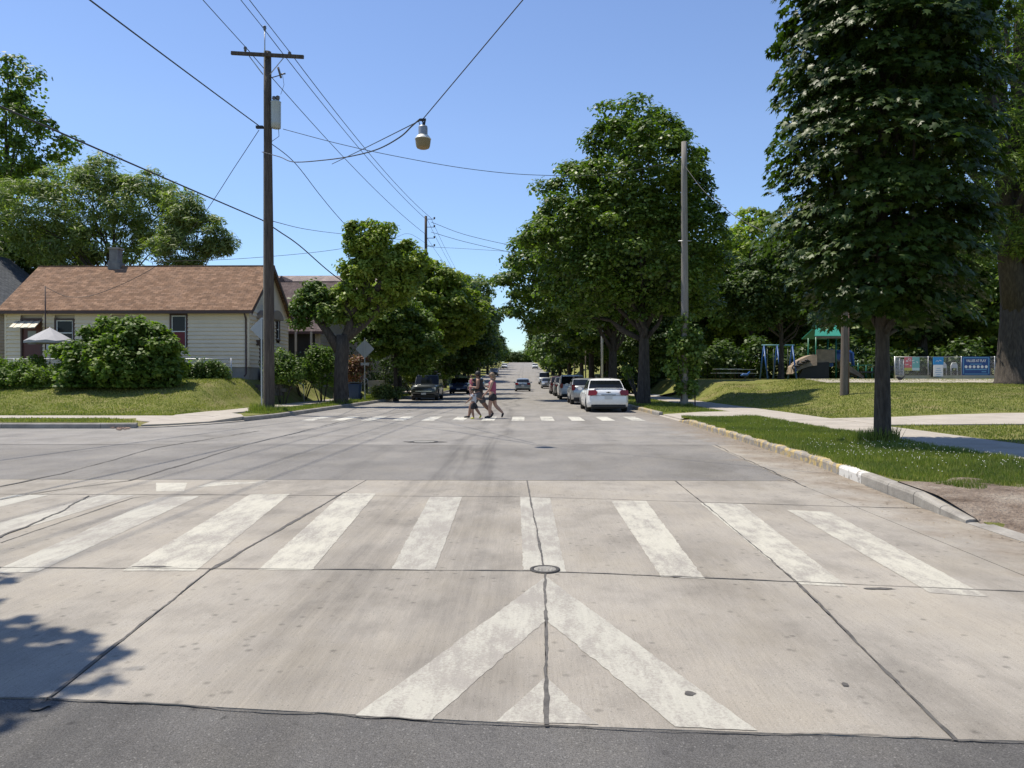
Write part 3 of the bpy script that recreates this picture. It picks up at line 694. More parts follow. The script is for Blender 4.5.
# ================================================================== TREES
NEARTREE = (7.38, 16.0)
rngt = np.random.default_rng(5)
def near_maple():
    bx, by = NEARTREE; bz = zland(bx, by)
    lob = [(0, 0, 3.4, 1.3, 1.3, 1.0), (0, 0, 4.3, 2.1, 2.1, 1.2), (0, 0, 5.6, 2.4, 2.4, 1.4), (.05, 0, 7.1, 2.35, 2.35, 1.5), (.05, 0, 8.7, 2.1, 2.1, 1.5), (0, 0, 10.3, 1.9, 1.9, 1.5), (0, 0, 11.8, 1.3, 1.3, 1.2)]
    root = empty('maple_tree', (bx, by, bz), 0, 'upright young maple with dense dark columnar crown standing in the verge at right', 'tree')
    C = []
    # drooping shelves of leaves stacked round the stem
    for z in np.arange(2.75, 12.6, .34):
        R_ = lerp_tab([(2.5, .6), (3.0, 1.1), (3.7, 1.6), (4.6, 1.9), (6, 2.0), (8, 1.88), (10, 1.75), (11.5, 1.4), (12.6, .5)], z)
        n = int(3 + R_ * 4)
        for k in range(n):
            a = 2 * np.pi * (k + rngt.uniform(0, 1)) / n; rr = R_ * rngt.uniform(.72, 1.0)
            C.append((rr * math.cos(a), rr * math.sin(a), z + rngt.uniform(-.15, .15), a, rngt.uniform(.40, .78)))
    C = np.array(C); nl = 33000; idx = rngt.integers(0, len(C), nl)
    # each shelf: a shallow dome, hanging outwards
    u = rngt.normal(size=(nl, 2)); q = np.sqrt((u ** 2).sum(1, keepdims=True)); u = u / q * np.minimum(q, 1.6) * .62
    ca, sa = np.cos(C[idx, 3]), np.sin(C[idx, 3]); rr = C[idx, 4]
    ox = (u[:, 0] * ca - u[:, 1] * sa) * rr; oy = (u[:, 0] * sa + u[:, 1] * ca) * rr
    dz = -.28 * u[:, 0] * rr * 1.6 - .22 * (u ** 2).sum(1) * rr + rngt.normal(size=nl) * .05
    P = np.stack([C[idx, 0] + ox, C[idx, 1] + oy, C[idx, 2] + dz], 1)
    out = np.stack([ca, sa, np.zeros(nl)], 1)
    N = out * .65 + np.array([0, 0, .75]) + rngt.normal(size=(nl, 3)) * .28
    n2 = 9000; a = rngt.uniform(0, 2 * np.pi, n2); z2 = rngt.uniform(2.7, 12.2, n2); r2 = np.array([lerp_tab([(2.5, .5), (3.7, 1.5), (6, 2.0), (10, 1.5), (12.6, .3)], z) for z in z2]) * rngt.uniform(.3, .9, n2)
    P = np.vstack([P, np.stack([r2 * np.cos(a), r2 * np.sin(a), z2], 1)]); N = np.vstack([N, rngt.normal(size=(n2, 3)) + np.array([0, 0, .5])])
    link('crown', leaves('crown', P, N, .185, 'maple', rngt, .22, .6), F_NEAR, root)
    mb = MB()
    limbs(mb, (0, 0, -.12), 11.5, .155, [C[i, :3] * .9 for i in range(0, len(C), 14)], rngt, .015, .2, 10, .05, 1.25)
    mb.build('trunk', M_BARK, root, True)
near_maple()

# street maple by the bare pole: the largest crown of the picture
def maple1():
    bx, by = 6.15, 40.0
    lob = [(-.2, 0, 11.5, 3.7, 4.0, 3.9), (-1.6, -.6, 8.6, 3.4, 3.8, 3.2), (1.5, 0, 8.4, 3.1, 3.6, 3.2), (.2, -1.5, 7.2, 3.9, 3, 3.0), (-3.0, .5, 10.2, 2.8, 3, 2.8), (1.2, .3, 10.8, 2.0, 2.6, 2.2), (-3.0, 0, 6.2, 2.4, 3, 2.2), (-.5, 0, 13.5, 2.5, 2.8, 2.3), (-3.6, .2, 8.6, 2.6, 3, 2.4), (2.6, .5, 5.8, 1.9, 2.8, 1.6), (-.4, 2.4, 9, 4, 3, 3.5)]
    t = tree('maple_tree', (bx, by, zland(bx, by)), lob, 'tallest broad green street maple with a thick forked trunk beside the parked white sedan', leaf=F_MAPLE, size=.21, nleaf=72000, nsub=330, rsub=.66, flat=.55, up=.75, trunk_r=.33, top=12, nlimb=22, seed=21, split=.28, inner=.25)
maple1()
def maple2():
    bx, by = 6.0, 53.0
    lob = [(-3.0, 0, 9.4, 4.6, 4.2, 3.4), (-5.2, -.5, 8.3, 3.4, 3.5, 2.8), (-5.0, 0, 6.2, 2.4, 3, 2), (0, 0, 7.5, 4.5, 4, 3.2), (-1.0, 0, 11.0, 3.5, 3.5, 2.6), (2, 0, 9, 4, 4, 4)]
    tree('maple_tree', (bx, by, zland(bx, by)), lob, 'street maple whose crown leans left over the road beyond the tallest one', leaf=F_MAPLE, size=.25, nleaf=50000, nsub=260, rsub=.72, flat=.55, up=.75, trunk_r=.34, top=11, nlimb=18, seed=31, split=.28)
maple2()
# prototypes for farther trees
def proto_tree(name, seed, leaf, size, nleaf, h, r, base, **kw):
    rr = np.random.default_rng(seed); lob = []
    zc = base + (h - base) * .5
    lob.append((0, 0, zc, r * .72, r * .72, (h - base) * .5))
    for k in range(7):
        a = rr.uniform(0, 6.28); q = r * rr.uniform(.3, .55); lob.append((q * math.cos(a), q * math.sin(a), rr.uniform(base + (h - base) * .2, base + (h - base) * .75), r * rr.uniform(.38, .55), r * rr.uniform(.38, .55), (h - base) * rr.uniform(.16, .28)))
    return tree(name, (0, 0, -50), lob, 'x', leaf=leaf, size=size, nleaf=nleaf, seed=seed, **kw)
PA = proto_tree('maple_tree', 41, F_MAPLE, .34, 15000, 12, 5, 2.6, nsub=170, rsub=.75, flat=.55, trunk_r=.3, nlimb=10)
PB = proto_tree('leafy_tree', 42, F_DARK, .36, 15000, 13, 5, 2.2, nsub=170, rsub=.75, flat=.55, trunk_r=.3, nlimb=10)
PC = proto_tree('leafy_tree', 43, F_MID, .36, 15000, 13, 5.2, 2.4, nsub=170, rsub=.8, flat=.55, trunk_r=.3, nlimb=10)
PD = proto_tree('pale_tree', 44, F_BRIGHT, .32, 15000, 13, 4.5, 2.4, nsub=170, rsub=.7, flat=.55, trunk_r=.28, nlimb=12)
PF = proto_tree('leafy_tree', 45, F_DARK, .6, 5000, 12, 5, 1.0, nsub=60, rsub=1.4, trunk_r=.3, nlimb=4)
PG = proto_tree('leafy_tree', 46, F_MID, .6, 5000, 12, 5, 1.0, nsub=60, rsub=1.4, trunk_r=.3, nlimb=4)
used = set()
def put(p, x, y, h0, h, rs, label, group=None, rz=0, dz=0):
    """a copy of prototype p of natural height h0 scaled to h and radius factor rs"""
    o = p if p.name not in used else copy_tree(p); used.add(p.name); used.add(o.name)
    o.location = (x, y, zland(x, y) + dz); o.rotation_euler = (0, 0, rz); s = h / h0; o.scale = (rs * s, rs * s, s); tag(o, label, 'tree', group); return o
# right side of the street
put(PA, 5.9, 68, 12, 12, 1.0, 'third street maple on the right, its crown over the parked dark car', rz=1)
put(PB, 6.2, 84, 13, 12, 1, 'fourth dark street tree on the right, beyond the parked cars', rz=2.2)
for i, (x, y, h, p, h0, w) in enumerate([(6.0, 104, 13, PC, 13, 'fifth'), (5.8, 128, 13, PF, 12, 'sixth'), (5.6, 155, 13, PG, 12, 'seventh'), (5.8, 185, 13, PF, 12, 'eighth'), (6, 220, 13, PG, 12, 'ninth'), (7, 262, 11, PF, 12, 'tenth'), (7.5, 310, 11, PG, 12, 'eleventh'), (8, 365, 10, PF, 12, 'twelfth')]):
    put(p, x, y, h0, h, 1.0, f'{w} tree counted along the right side of the street towards the hill', 'far street trees on the right', i * 1.3)
# park trees
def parktree():
    x, y, z = 17.2, 52, zland(17.2, 52)
    lob = [(0, 0, 6.0, 3.8, 3.6, 2.6), (-2, 0, 5.0, 2.4, 2.4, 1.6), (2.4, 0, 4.9, 2.2, 2.4, 1.5), (0, 0, 7.6, 2.6, 2.6, 1.6), (-3.2, 0, 6.2, 1.6, 2, 1.4)]
    tree('maple_tree', (x, y, z), lob, 'low round dark maple standing by the blue swings in the park', leaf=F_DARK, size=.25, nleaf=26000, nsub=190, rsub=.6, flat=.55, trunk_r=.2, top=7, nlimb=12, seed=51, split=.3)
parktree()
PARK = [(PD, 21.0, 72, 13, 16.3, 1.0, 'tall pale yellow-green tree rising behind the low round maple'),
        (PB, 13, 74, 13, 15, 1.1, 'dark wood tree behind the picnic tables'), (PC, 9.5, 88, 13, 14, 1.2, 'wood tree on the lawn rise right of the third street maple'),
        (PB, 24, 78, 13, 13, 1.2, 'dark wood tree behind the green roof of the play tower'), (PC, 30, 74, 13, 14, 1.1, 'green wood tree seen right of the play tower'),
        (PB, 36, 70, 13, 14, 1.15, 'dark wood tree behind the left end of the chain-link fence'), (PC, 42, 68, 13, 15, 1.15, 'wood tree behind the blue banner'),
        (PB, 49, 70, 13, 16, 1.2, 'dark wood tree behind the giant trunk at the right edge'), (PC, 33, 88, 13, 18, 1.2, 'tall wood tree in the second row behind the slide'),
        (PB, 44, 86, 13, 20, 1.2, 'tallest dark wood tree of the second row at right'), (PB, 20, 92, 13, 16, 1.2, 'dark wood tree in the second row behind the swings'),
        (PC, 56, 80, 13, 19, 1.2, 'wood tree of the second row at the right edge'), (PB, 12, 104, 13, 14, 1.3, 'dark wood tree far back near the street'),
        (PB, 27, 104, 13, 17, 1.3, 'dark wood tree of the third row'), (PC, 66, 92, 13, 20, 1.3, 'wood tree far back beyond the right edge'), (PB, 9.6, 62, 13, 8.5, 1.0, 'small dark tree beside the park sidewalk past the bare pole')]
for i, (p, x, y, h0, h, rs, lb) in enumerate(PARK): put(p, x, y, h0, h, rs, lb, 'trees of the park wood', i * 1.7)
for i in range(15):
    x = 12 + i * 5.2; put(PF if i % 2 else PG, x, 118 + 7 * math.sin(i * 2.1), 12, 15 + 2.5 * math.sin(i), 1.3, 'leafy tree in the last row of the park wood', 'trees in the last row of the park wood', i)
# dark undergrowth in front of the wood
for i in range(26):
    x = 9.5 + i * 1.9; y = 66.5 + 2.2 * math.sin(i * 1.7); r = 1.5 + .5 * math.sin(i * 2.3)
    if i == 0:
        US = shrub('wood_shrub', (x, y, zland(x, y)), [(0, 0, 1.0, 1.6, 1.1, 1.3), (.9, 0, 1.4, 1.0, 1, 1.0), (-.9, 0, 1.2, 1.1, 1, 1.1)], 'shrub of the dark undergrowth along the foot of the park wood', 'shrub', 'undergrowth of the park wood', F_DARK, 'oval', .26, 2200, 30, .5, 9); o = US
    else:
        o = copy_tree(US); o.location = (x, y, zland(x, y))
    o.rotation_euler.z = i; o.scale = (r * .8, r * .8, r * .75)
# giant at the right edge
def giant():
    x, y = 24.6, 39.0
    lob = [(0, 0, 15, 7.5, 6, 5), (-1.8, -2, 11.0, 3.2, 4.5, 2.6), (4, -2, 13, 5, 5, 4), (0, 2, 20, 6, 6, 5), (-2.2, 1, 17.5, 3.6, 5, 3.2), (2.5, -4, 9.5, 3.5, 2.6, 2.0), (5, 0, 8.5, 4, 4, 2), (-1.9, -1, 7.0, 2.0, 2.6, 1.4)]
    def ext(mb):
        mb.tube([(0, 0, 3.5), (-.9, -.6, 7.5), (-1.8, -1.8, 11.5), (-2.6, -2.2, 16)], [.62, .42, .3, .08], 10)
        mb.tube([(.1, 0, 4), (1.6, -.6, 8), (3.6, -1.4, 12.5)], [.6, .42, .12], 10)
    tree('locust_tree', (x, y, zland(x, y)), lob, 'giant old tree with a very thick trunk and lacy crown beside the fence', leaf=F_LACY, shape='narrow', size=.26, nleaf=70000, nsub=420, rsub=.75, flat=.5, trunk_r=.78, top=19, nlimb=22, seed=61, split=.3, inner=.3, extra=ext, flare=1.5)
giant()

# ---- left side
def pollard():
    x, y = -9.55, 40.0; z = zland(x, y); rr = np.random.default_rng(71)
    root = empty('pollarded_tree', (x, y, z), 0, 'thick trunked street tree with lopped bare stubs and tufts of bright leaves at left', 'tree')
    q = lambda px, py, dy=0: Vector(at(px, py, y + dy)) - Vector((x, y, z))
    mb = MB()
    mb.tube([q(341, 409), q(341, 400), q(341, 375), q(342, 350), q(343, 335)], [.52, .40, .36, .37, .34], 14)
    mb.tube([q(340, 352), q(327, 331), q(312, 312), q(306, 300)], [.30, .21, .17, .12], 10)
    mb.tube([q(342, 345), q(350, 325), q(346, 306), q(348, 292)], [.26, .22, .19, .15], 10)
    mb.tube([q(343, 340), q(366, 322, .3), q(385, 300, .6), q(400, 285, .6)], [.28, .2, .17, .1], 10)
    mb.tube([q(350, 315), q(366, 288), q(370, 268), q(368, 252)], [.2, .19, .17, .14], 10)
    mb.tube([q(368, 300), q(384, 280), q(391, 258)], [.2, .19, .17], 10)
    for a, b in (((312, 312), (300, 318)), ((327, 331), (322, 300))): mb.tube([q(*a), q(*b)], [.1, .05], 7)
    mb.build('trunk', M_BARK, root, True)
    def crown(blobs, n, mat, sz, nm='crown'):
        lob = [(*q(px, py, dy), r, r * .9, r * .85) for px, py, dy, r in blobs]
        P, N, C = clump_leaves(lob, 22 * len(blobs), .36, n, rr, .6, .2, .75); link(nm, leaves(nm, P, N, sz, 'lobed', rr, droop=.6), mat, root)
    crown([(304, 306, 0, .75), (318, 297, .2, .75), (300, 322, 0, .4), (328, 312, -.3, .6), (313, 288, .2, .4)], 5200, F_MID, .2)
    crown([(348, 297, 0, .9), (359, 272, 0, 1.0), (372, 245, 0, 1.0), (362, 235, 0, .9), (378, 232, 0, .75), (388, 262, .5, 1.3), (357, 250, 0, .5), (398, 284, .5, 1.2), (410, 262, 1, 1.3), (352, 312, .3, 1.0), (375, 300, .6, 1.1)], 24000, F_BRIGHT, .2)
pollard()
def ltree(px, base_y, Y, lobpx, label, leaf, n, size=.24, tr=.2, seed=1, X=None, **kw):
    x = X if X is not None else at(px, 400, Y).x; z = zland(x, Y); o = Vector((x, Y, z))
    lob = [(*(Vector(at(a, b, Y + dy)) - o), r, r, r * .85) for a, b, dy, r in lobpx]
    return tree('street_tree', o, lob, label, leaf=leaf, nleaf=n, size=size, trunk_r=tr, top=max(l[2] for l in lob), seed=seed, **kw)
ltree(396, 400, 49, [(396, 325, 0, 2.4), (378, 340, 0, 1.6), (415, 335, 0, 1.9), (428, 350, 0, 1.2), (400, 308, 0, 1.6), (372, 325, 0, 1.3), (412, 362, 0, 1.1)], 'smaller street tree with layered leaves and a slim trunk left of the dark off-roader', F_MID, 20000, tr=.15, seed=81, nsub=170, rsub=.5, flat=.5, nlimb=12)
ltree(432, 398, 57, [(432, 306, 0, 3.8), (408, 286, 0, 2.6), (450, 312, 1, 2.8), (440, 325, 0, 3.0), (462, 318, 1, 2.0), (398, 305, 0, 2.6), (418, 274, 0, 1.6), (450, 288, 1, 1.5)], 'tall bright green tree overhanging the dark off-roader', F_BRIGHT, 42000, size=.28, tr=.26, seed=82, X=-9.4, nsub=300, rsub=.62, flat=.55, nlimb=14)
ltree(448, 395, 74, [(448, 320, 0, 4), (468, 335, 0, 2.6), (450, 350, 0, 3.2), (470, 356, 0, 1.8), (440, 300, 0, 4)], 'dark tree behind the tall bright one, over the blue car', F_DARK, 18000, size=.34, tr=.24, seed=83, X=-10, nsub=110, rsub=1.0)
ltree(466, 390, 100, [(463, 300, 0, 4.0), (470, 318, 0, 4.2), (455, 290, 0, 3.6), (470, 298, 0, 2.2), (462, 335, 0, 5)], 'grey-green tall tree beyond the second utility pole', F_PALE, 16000, size=.4, tr=.3, seed=84, X=-10.5, nsub=110, rsub=1.2)
put(PG, -9.8, 86, 12, 4.6, 1.2, 'low bushy tree under the tall ones beside the far blue car', None, .5)
FL = [(-12.5, 118, 13, PF), (-12, 135, 14, PF), (-12, 152, 13.5, PG), (-12, 172, 14, PF), (-12, 195, 14, PG), (-12, 225, 14, PF), (-11.5, 260, 13, PG), (-11.5, 300, 11, PF), (-11.5, 350, 10, PG), (-17, 128, 16, PF), (-18, 150, 16, PG), (-20, 190, 16, PF), (-20, 240, 16, PF)]
for i, (x, y, h, p) in enumerate(FL): put(p, x, y, 12, h, 1.0, (f'{["nearest","second","third","fourth","fifth","sixth","seventh","eighth","farthest"][i]} tree from the near end of the kerb row climbing the hill on the left' if i < 9 else f'{["nearest","second","third","farthest"][i - 9]} of the taller trees standing behind the left kerb row on the hill'), 'far street trees on the left', i * 1.9)
for i in range(16):
    x = [-1, 1][i % 2] * (16 + (i * 7.3) % 34); put(PF if i % 3 else PG, x, 300 + (i * 23) % 160, 12, 13 + i % 4, 1.1, 'tree of the far wood on the hilltop', 'far wood on the hilltop', i)
for i in range(9):
    put(PF if i % 2 else PG, -18 + i * 4.2, 425 + (i * 7) % 20, 12, 8 + i % 3, 1.2, 'tree closing the street at the top of the hill', 'trees closing the street at the hilltop', i, dz=-1.6)
# a spruce
def spruce(x, y, h):
    rr = np.random.default_rng(9); root = empty('spruce_tree', (x, y, zland(x, y)), 0, 'pointed dark spruce above the row climbing the hill on the left', 'tree')
    n = 7000; t = rr.uniform(.06, 1, n) ** .8; a = rr.uniform(0, 6.28, n); ring = (np.sin(t * 60) * .15 + .9)
    r = (1 - t) * h * .24 * ring * rr.uniform(.5, 1, n); P = np.stack([r * np.cos(a), r * np.sin(a), t * h - r * .25], 1); N = np.stack([np.cos(a), np.sin(a), np.full(n, .8)], 1) + rr.normal(size=(n, 3)) * .3
    link('crown', leaves('crown', P, N, .5, 'narrow', rr, droop=.3), F_CONIF, root); MB().tube([(0, 0, -.2), (0, 0, h * .9)], [.3, .05], 8).build('trunk', M_BARK, root, True)
spruce(-8.2, 168, 19)
# behind the houses
def back(px, Y, lobpx, label, leaf, n, tr=.35, **kw):
    x = at(px, 300, Y).x; o = Vector((x, Y, zland(x, Y))); lob = [(*(Vector(at(a, b, Y + dy)) - o), r, r, r * .8) for a, b, dy, r in lobpx]
    tree('ash_tree', o, lob, label, leaf=leaf, nleaf=n, trunk_r=tr, top=max(l[2] for l in lob) * .95, **kw)
back(112, 56, [(95, 205, 0, 3.3), (60, 215, 0, 3.2), (25, 215, 0, 3.3), (135, 205, 0, 2.8), (160, 225, 0, 2.4), (110, 235, 0, 3.2), (60, 245, 0, 3), (100, 178, 0, 1.8), (150, 190, 0, 1.5), (8, 235, 0, 3), (70, 185, 0, 2)],
     'wide airy pale green tree behind the brown roof', F_PALE, 33000, .22, size=.34, shape='narrow', nsub=320, rsub=.85, flat=.6, nlimb=34, seed=91, inner=.1, split=.2, up=.5)
back(196, 52, [(185, 215, 0, 1.3), (200, 235, 0, 1.8), (215, 242, 0, 1.1), (180, 250, 0, 2), (183, 205, 0, .9)], 'small leafy tree above the right half of the brown roof', F_PALE, 11000, .14, size=.32, shape='narrow', nsub=80, rsub=.7, flat=.6, nlimb=16, seed=92, inner=.03, split=.3)
back(5, 66, [(15, 90, 0, 3.2), (-20, 110, 0, 5), (25, 130, 0, 3.2), (40, 145, 0, 2.6), (0, 150, 0, 4.5), (-40, 160, 0, 7), (35, 165, 0, 1.5), (10, 75, 0, 1.5)], 'tallest dark tree at the upper left edge', F_MID, 15000, .35, size=.36, nsub=110, rsub=.9, seed=93, nlimb=20, inner=.2)
for i, (x, y, h, p, h0, lb) in enumerate([(-40, 62, 13, PB, 13, 'dark tree behind the grey roofed house'), (-20, 72, 9, PC, 13, 'tree behind the second house'), (-14, 70, 9, PB, 13, 'dark tree right behind the second house'), (-17.5, 84, 12, PC, 13, 'tree between the second house and the far blue car'), (-28, 78, 10, PC, 13, 'tree far behind the brown roof')]):
    put(p, x, y, h0, h, 1.1, lb, 'trees behind the houses', i * 2.1)
# tree whose crown throws the shade at lower left (stands beside the near corner)
tree('shade_tree', (-9.7, 4.65, .17), [(2.6, .4, 6.4, 1.9, 1.5, 1.4), (2.9, -.8, 6.0, 1.8, 1.4, 1.3), (1.4, .2, 7, 2.4, 1.9, 1.8), (2.3, -2.0, 5.9, 2.0, 1.5, 1.3), (0, 0, 7.5, 2, 2, 1.6)], 'street tree at the near left corner that shades the road', leaf=F_MAPLE, size=.22, nleaf=32000, nsub=150, rsub=.6, trunk_r=.2, top=7, seed=95)

# ---- bushes by the beige house
def bushat(px, Y, lobpx, label, name='shrub', **kw):
    x = at(px, 390, Y).x; o = Vector((x, Y, zland(x, Y)))
    return shrub(name, o, [(*(Vector(at(a, b, Y + dy)) - o), r, r * .85, r * .9) for a, b, dy, r in lobpx], label, **kw)
bushat(122, 33.4, [(120, 350, 0, 1.5), (92, 360, -.3, 1.2), (150, 352, 0, 1.35), (118, 372, -.6, 1.5), (80, 378, -.6, 1.0), (155, 375, -.2, 1.2), (105, 338, .2, .9), (135, 336, .2, .9), (70, 355, 0, .7), (172, 365, .2, .7)],
       'huge vine covered bush with big leaves in front of the beige house', 'vine_bush', leaf=F_BUSH, shape='lobed', size=.2, nleaf=26000, nsub=220, rsub=.34, seed=101, up=.6, stems=12)
for i, (px, Y, lob, lb, lf) in enumerate([(206, 36.3, [(200, 372, 0, .5), (215, 372, 0, .5), (190, 374, 0, .45), (224, 377, 0, .3), (206, 368, 0, .4)], 'low light green shrub against the foundation right of the vine bush', F_MID),
        (12, 33, [(12, 384, 0, .65), (28, 380, 0, .6), (-6, 380, 0, .7)], 'weedy green shrub at the far left edge of the lawn', F_BUSH), (42, 33.2, [(42, 380, 0, .7), (55, 376, 0, .6), (30, 372, .3, .5)], 'loose pale shrub between the weedy shrub and the vine bush', F_MID),
        (20, 35.4, [(0, 368, 0, .6), (20, 370, 0, .6), (38, 366, 0, .5)], 'tall weeds under the garden umbrella', F_BUSH)]):
    bushat(px, Y, lob, lb, leaf=lf, size=.13, nleaf=4200, nsub=40, rsub=.28, seed=110 + i)
for i, (px, Y, lob, lb, lf) in enumerate([(282, 38.5, [(280, 368, 0, .8), (292, 372, 0, .8), (275, 360, 0, .5)], 'dark green shrub just right of the utility pole', F_MID),
        (322, 42.5, [(318, 372, 0, .8), (325, 362, 0, .8), (316, 356, 0, .5), (330, 380, 0, .5)], 'leafy shrub left of the thick lopped trunk', F_BUSH),
        (303, 44, [(303, 372, 0, 1.0), (295, 368, 0, .8), (312, 366, 0, .9)], 'dark hedge before the porch of the second house', F_DARK),
        (357, 47.5, [(357, 366, 0, .5), (352, 372, 0, .6), (362, 362, 0, .3)], 'pinkish flowering shrub behind the blue bin', M_BARK), (388, 50, [(385, 392, -1, .4), (396, 394, -1, .35), (378, 393, -1, .3)], 'grey-green grassy clump by the kerb under the slim street tree', F_PALE),
        (415, 60, [(412, 372, 0, 1.6), (400, 368, 0, 1.6)], 'dark hedge left of the off-roader', F_DARK), (375, 56, [(365, 365, 0, 2.2), (385, 362, 0, 2.2), (350, 360, 0, 2.0)], 'big dark hedge behind the warning sign', F_DARK),
        (414, 54, [(414, 374, 0, .55)], 'small yellow-green bush left of the off-roader', F_BRIGHT)]):
    lf = leafmat('flower_pink', [(.16, .07, .06), (.25, .11, .09), (.08, .11, .03)], .6, .25) if lf is M_BARK else lf
    bushat(px, Y, lob, lb, leaf=lf, size=.16, nleaf=3600, nsub=40, rsub=.4, seed=130 + i)
# suckers and vine round the bare pole
bushat(684, 35.4, [(684, 322, 0, .35), (680, 340, 0, .55), (690, 338, 0, .5), (684, 358, 0, .65), (676, 368, 0, .5), (694, 366, 0, .5), (686, 384, 0, .5), (680, 350, 0, .6), (690, 350, 0, .55)], 'leafy vine wrapped round the lower half of the bare grey pole', 'vine', cat='vine', leaf=F_MID, shape='lobed', size=.19, nleaf=4200, nsub=60, rsub=.3, seed=150)
bushat(640, 40, [(628, 372, 2, .4)], 'twiggy shoot behind the thick forked trunk', leaf=F_MID, size=.15, nleaf=300, nsub=8, rsub=.2, seed=151)

# ================================================================== HOUSES
M_SIDE = M('siding_beige', [(.68, .575, .435), (.74, .63, .48)], 1.2, .7, .1, 30)
M_SIDE2 = M('siding_grey', [(.33, .29, .235), (.39, .35, .29)], 1.2, .75, .1, 30)
M_TRIM = plain('brown_trim', (.075, .042, .035), .6)
M_DOOR = plain('maroon_door', (.10, .03, .028), .5)
M_FOUND = M('foundation', [(.24, .225, .20), (.31, .295, .27)], 4, .9, .3, 30)
M_GLASS = plain('window_glass', (.012, .013, .018), .15, 0, .25)
M_CURT = plain('curtain_red', (.16, .03, .035), .8)
def shingle(name, cols, dark):
    m, nt, p = newmat(name); tc = nt.nodes.new('ShaderNodeTexCoord').outputs['Object']
    b = nt.nodes.new('ShaderNodeTexBrick'); b.inputs['Scale'].default_value = 1; b.offset = .5
    b.inputs['Brick Width'].default_value = .33; b.inputs['Row Height'].default_value = .14; b.inputs['Mortar Size'].default_value = .012; b.inputs['Mortar Smooth'].default_value = .3; b.inputs['Bias'].default_value = -.1
    b.inputs['Color1'].default_value = (*cols[0], 1); b.inputs['Color2'].default_value = (*cols[1], 1); b.inputs['Mortar'].default_value = (*dark, 1)
    mp = nt.nodes.new('ShaderNodeVectorMath'); mp.operation = 'ADD'
    nt.links.new(tc, b.inputs['Vector'])
    c = mixc(nt, 1.0, b.outputs['Color'], ramp(nt, noise(nt, tc, 3.2, 5, .7), [(.72, .72, .74), (1.25, 1.2, 1.15)], .35, .65), 'MULTIPLY')
    nt.links.new(c, p.inputs['Base Color']); p.inputs['Roughness'].default_value = .95; p.inputs['Specular IOR Level'].default_value = .2
    bump(nt, p, b.outputs['Fac'], .5, .01); return m
M_ROOF = shingle('shingle_brown', [(.185, .112, .07), (.30, .192, .128)], (.10, .06, .04))
M_ROOF2 = shingle('shingle_plum', [(.10, .075, .072), (.15, .12, .115)], (.05, .04, .04))
M_ROOFG = shingle('shingle_grey', [(.075, .085, .095), (.11, .12, .13)], (.04, .04, .045))
M_ROOFL = shingle('shingle_light', [(.24, .20, .19), (.34, .29, .27)], (.15, .12, .11))
def clapboards(mb, p0, p1, z0, z1, nrm, pitch=.2, lap=.05, holes=()):
    """horizontal boards with a real step at each lap, left out where windows and doors are"""
    u = Vector((p1[0] - p0[0], p1[1] - p0[1])); Ln = u.length; u.normalize(); n = int(round((z1 - z0) / pitch)); pitch = (z1 - z0) / n
    for i in range(n):
        a, b = z0 + i * pitch, z0 + (i + 1) * pitch
        iv = [(0, Ln)]
        for h0, h1, hz0, hz1 in holes:
            if b > hz0 and a < hz1: iv = [r for s, e in iv for r in ((s, min(e, h0)), (max(s, h1), e)) if r[1] - r[0] > .01]
        for s, e in iv:
            q = [p0[0] + u.x * s, p0[1] + u.y * s]; r = [p0[0] + u.x * e, p0[1] + u.y * e]
            vs = [(q[0] + nrm[0] * o, q[1] + nrm[1] * o, z) for o, z in ((0, a), (lap + .012, a), (.010, b), (0, b))] + [(r[0] + nrm[0] * o, r[1] + nrm[1] * o, z) for o, z in ((0, a), (lap + .012, a), (.010, b), (0, b))]
            mb.add(vs, [(0, 1, 2, 3), (7, 6, 5, 4), (0, 4, 5, 1), (1, 5, 6, 2), (2, 6, 7, 3)])
def window(parent, c, w, h, nrm, trim=M_TRIM, glass=M_GLASS, curtain=None, sash=M_WHITE, t=.09):
    """double-hung window: trim frame, sash, two panes; c is the centre on the wall plane"""
    rz = math.atan2(nrm[1], nrm[0]) + math.pi / 2
    def loc(x, d, z): return (c[0] + math.cos(rz) * x + nrm[0] * d, c[1] + math.sin(rz) * x + nrm[1] * d, c[2] + z)
    mb = MB()
    for sx in (-1, 1): mb.box(loc(sx * (w / 2 + t / 2), .02, 0), (t, .09, h + 2 * t), rz)
    mb.box(loc(0, .02, h / 2 + t / 2), (w - .002, .088, t), rz); mb.box(loc(0, .03, -h / 2 - t / 2), (w - .002, .12, t), rz)
    f = mb.build('window', trim, parent)
    mb = MB(); s = .045
    for sx in (-1, 1): mb.box(loc(sx * (w / 2 - s / 2), .0, 0), (s, .05, h), rz)
    for z in (h / 2 - s / 2, 0, -h / 2 + s / 2): mb.box(loc(0, .001, z), (w - 2 * s, .05, s), rz)
    mb.build('sash', sash, f)
    for z in (1, -1):
        MB().box(loc(0, -.012, z * h / 4), (w - 2 * s, .01, h / 2 - s), rz).build('pane', curtain if (curtain and z < 0) else glass, f)
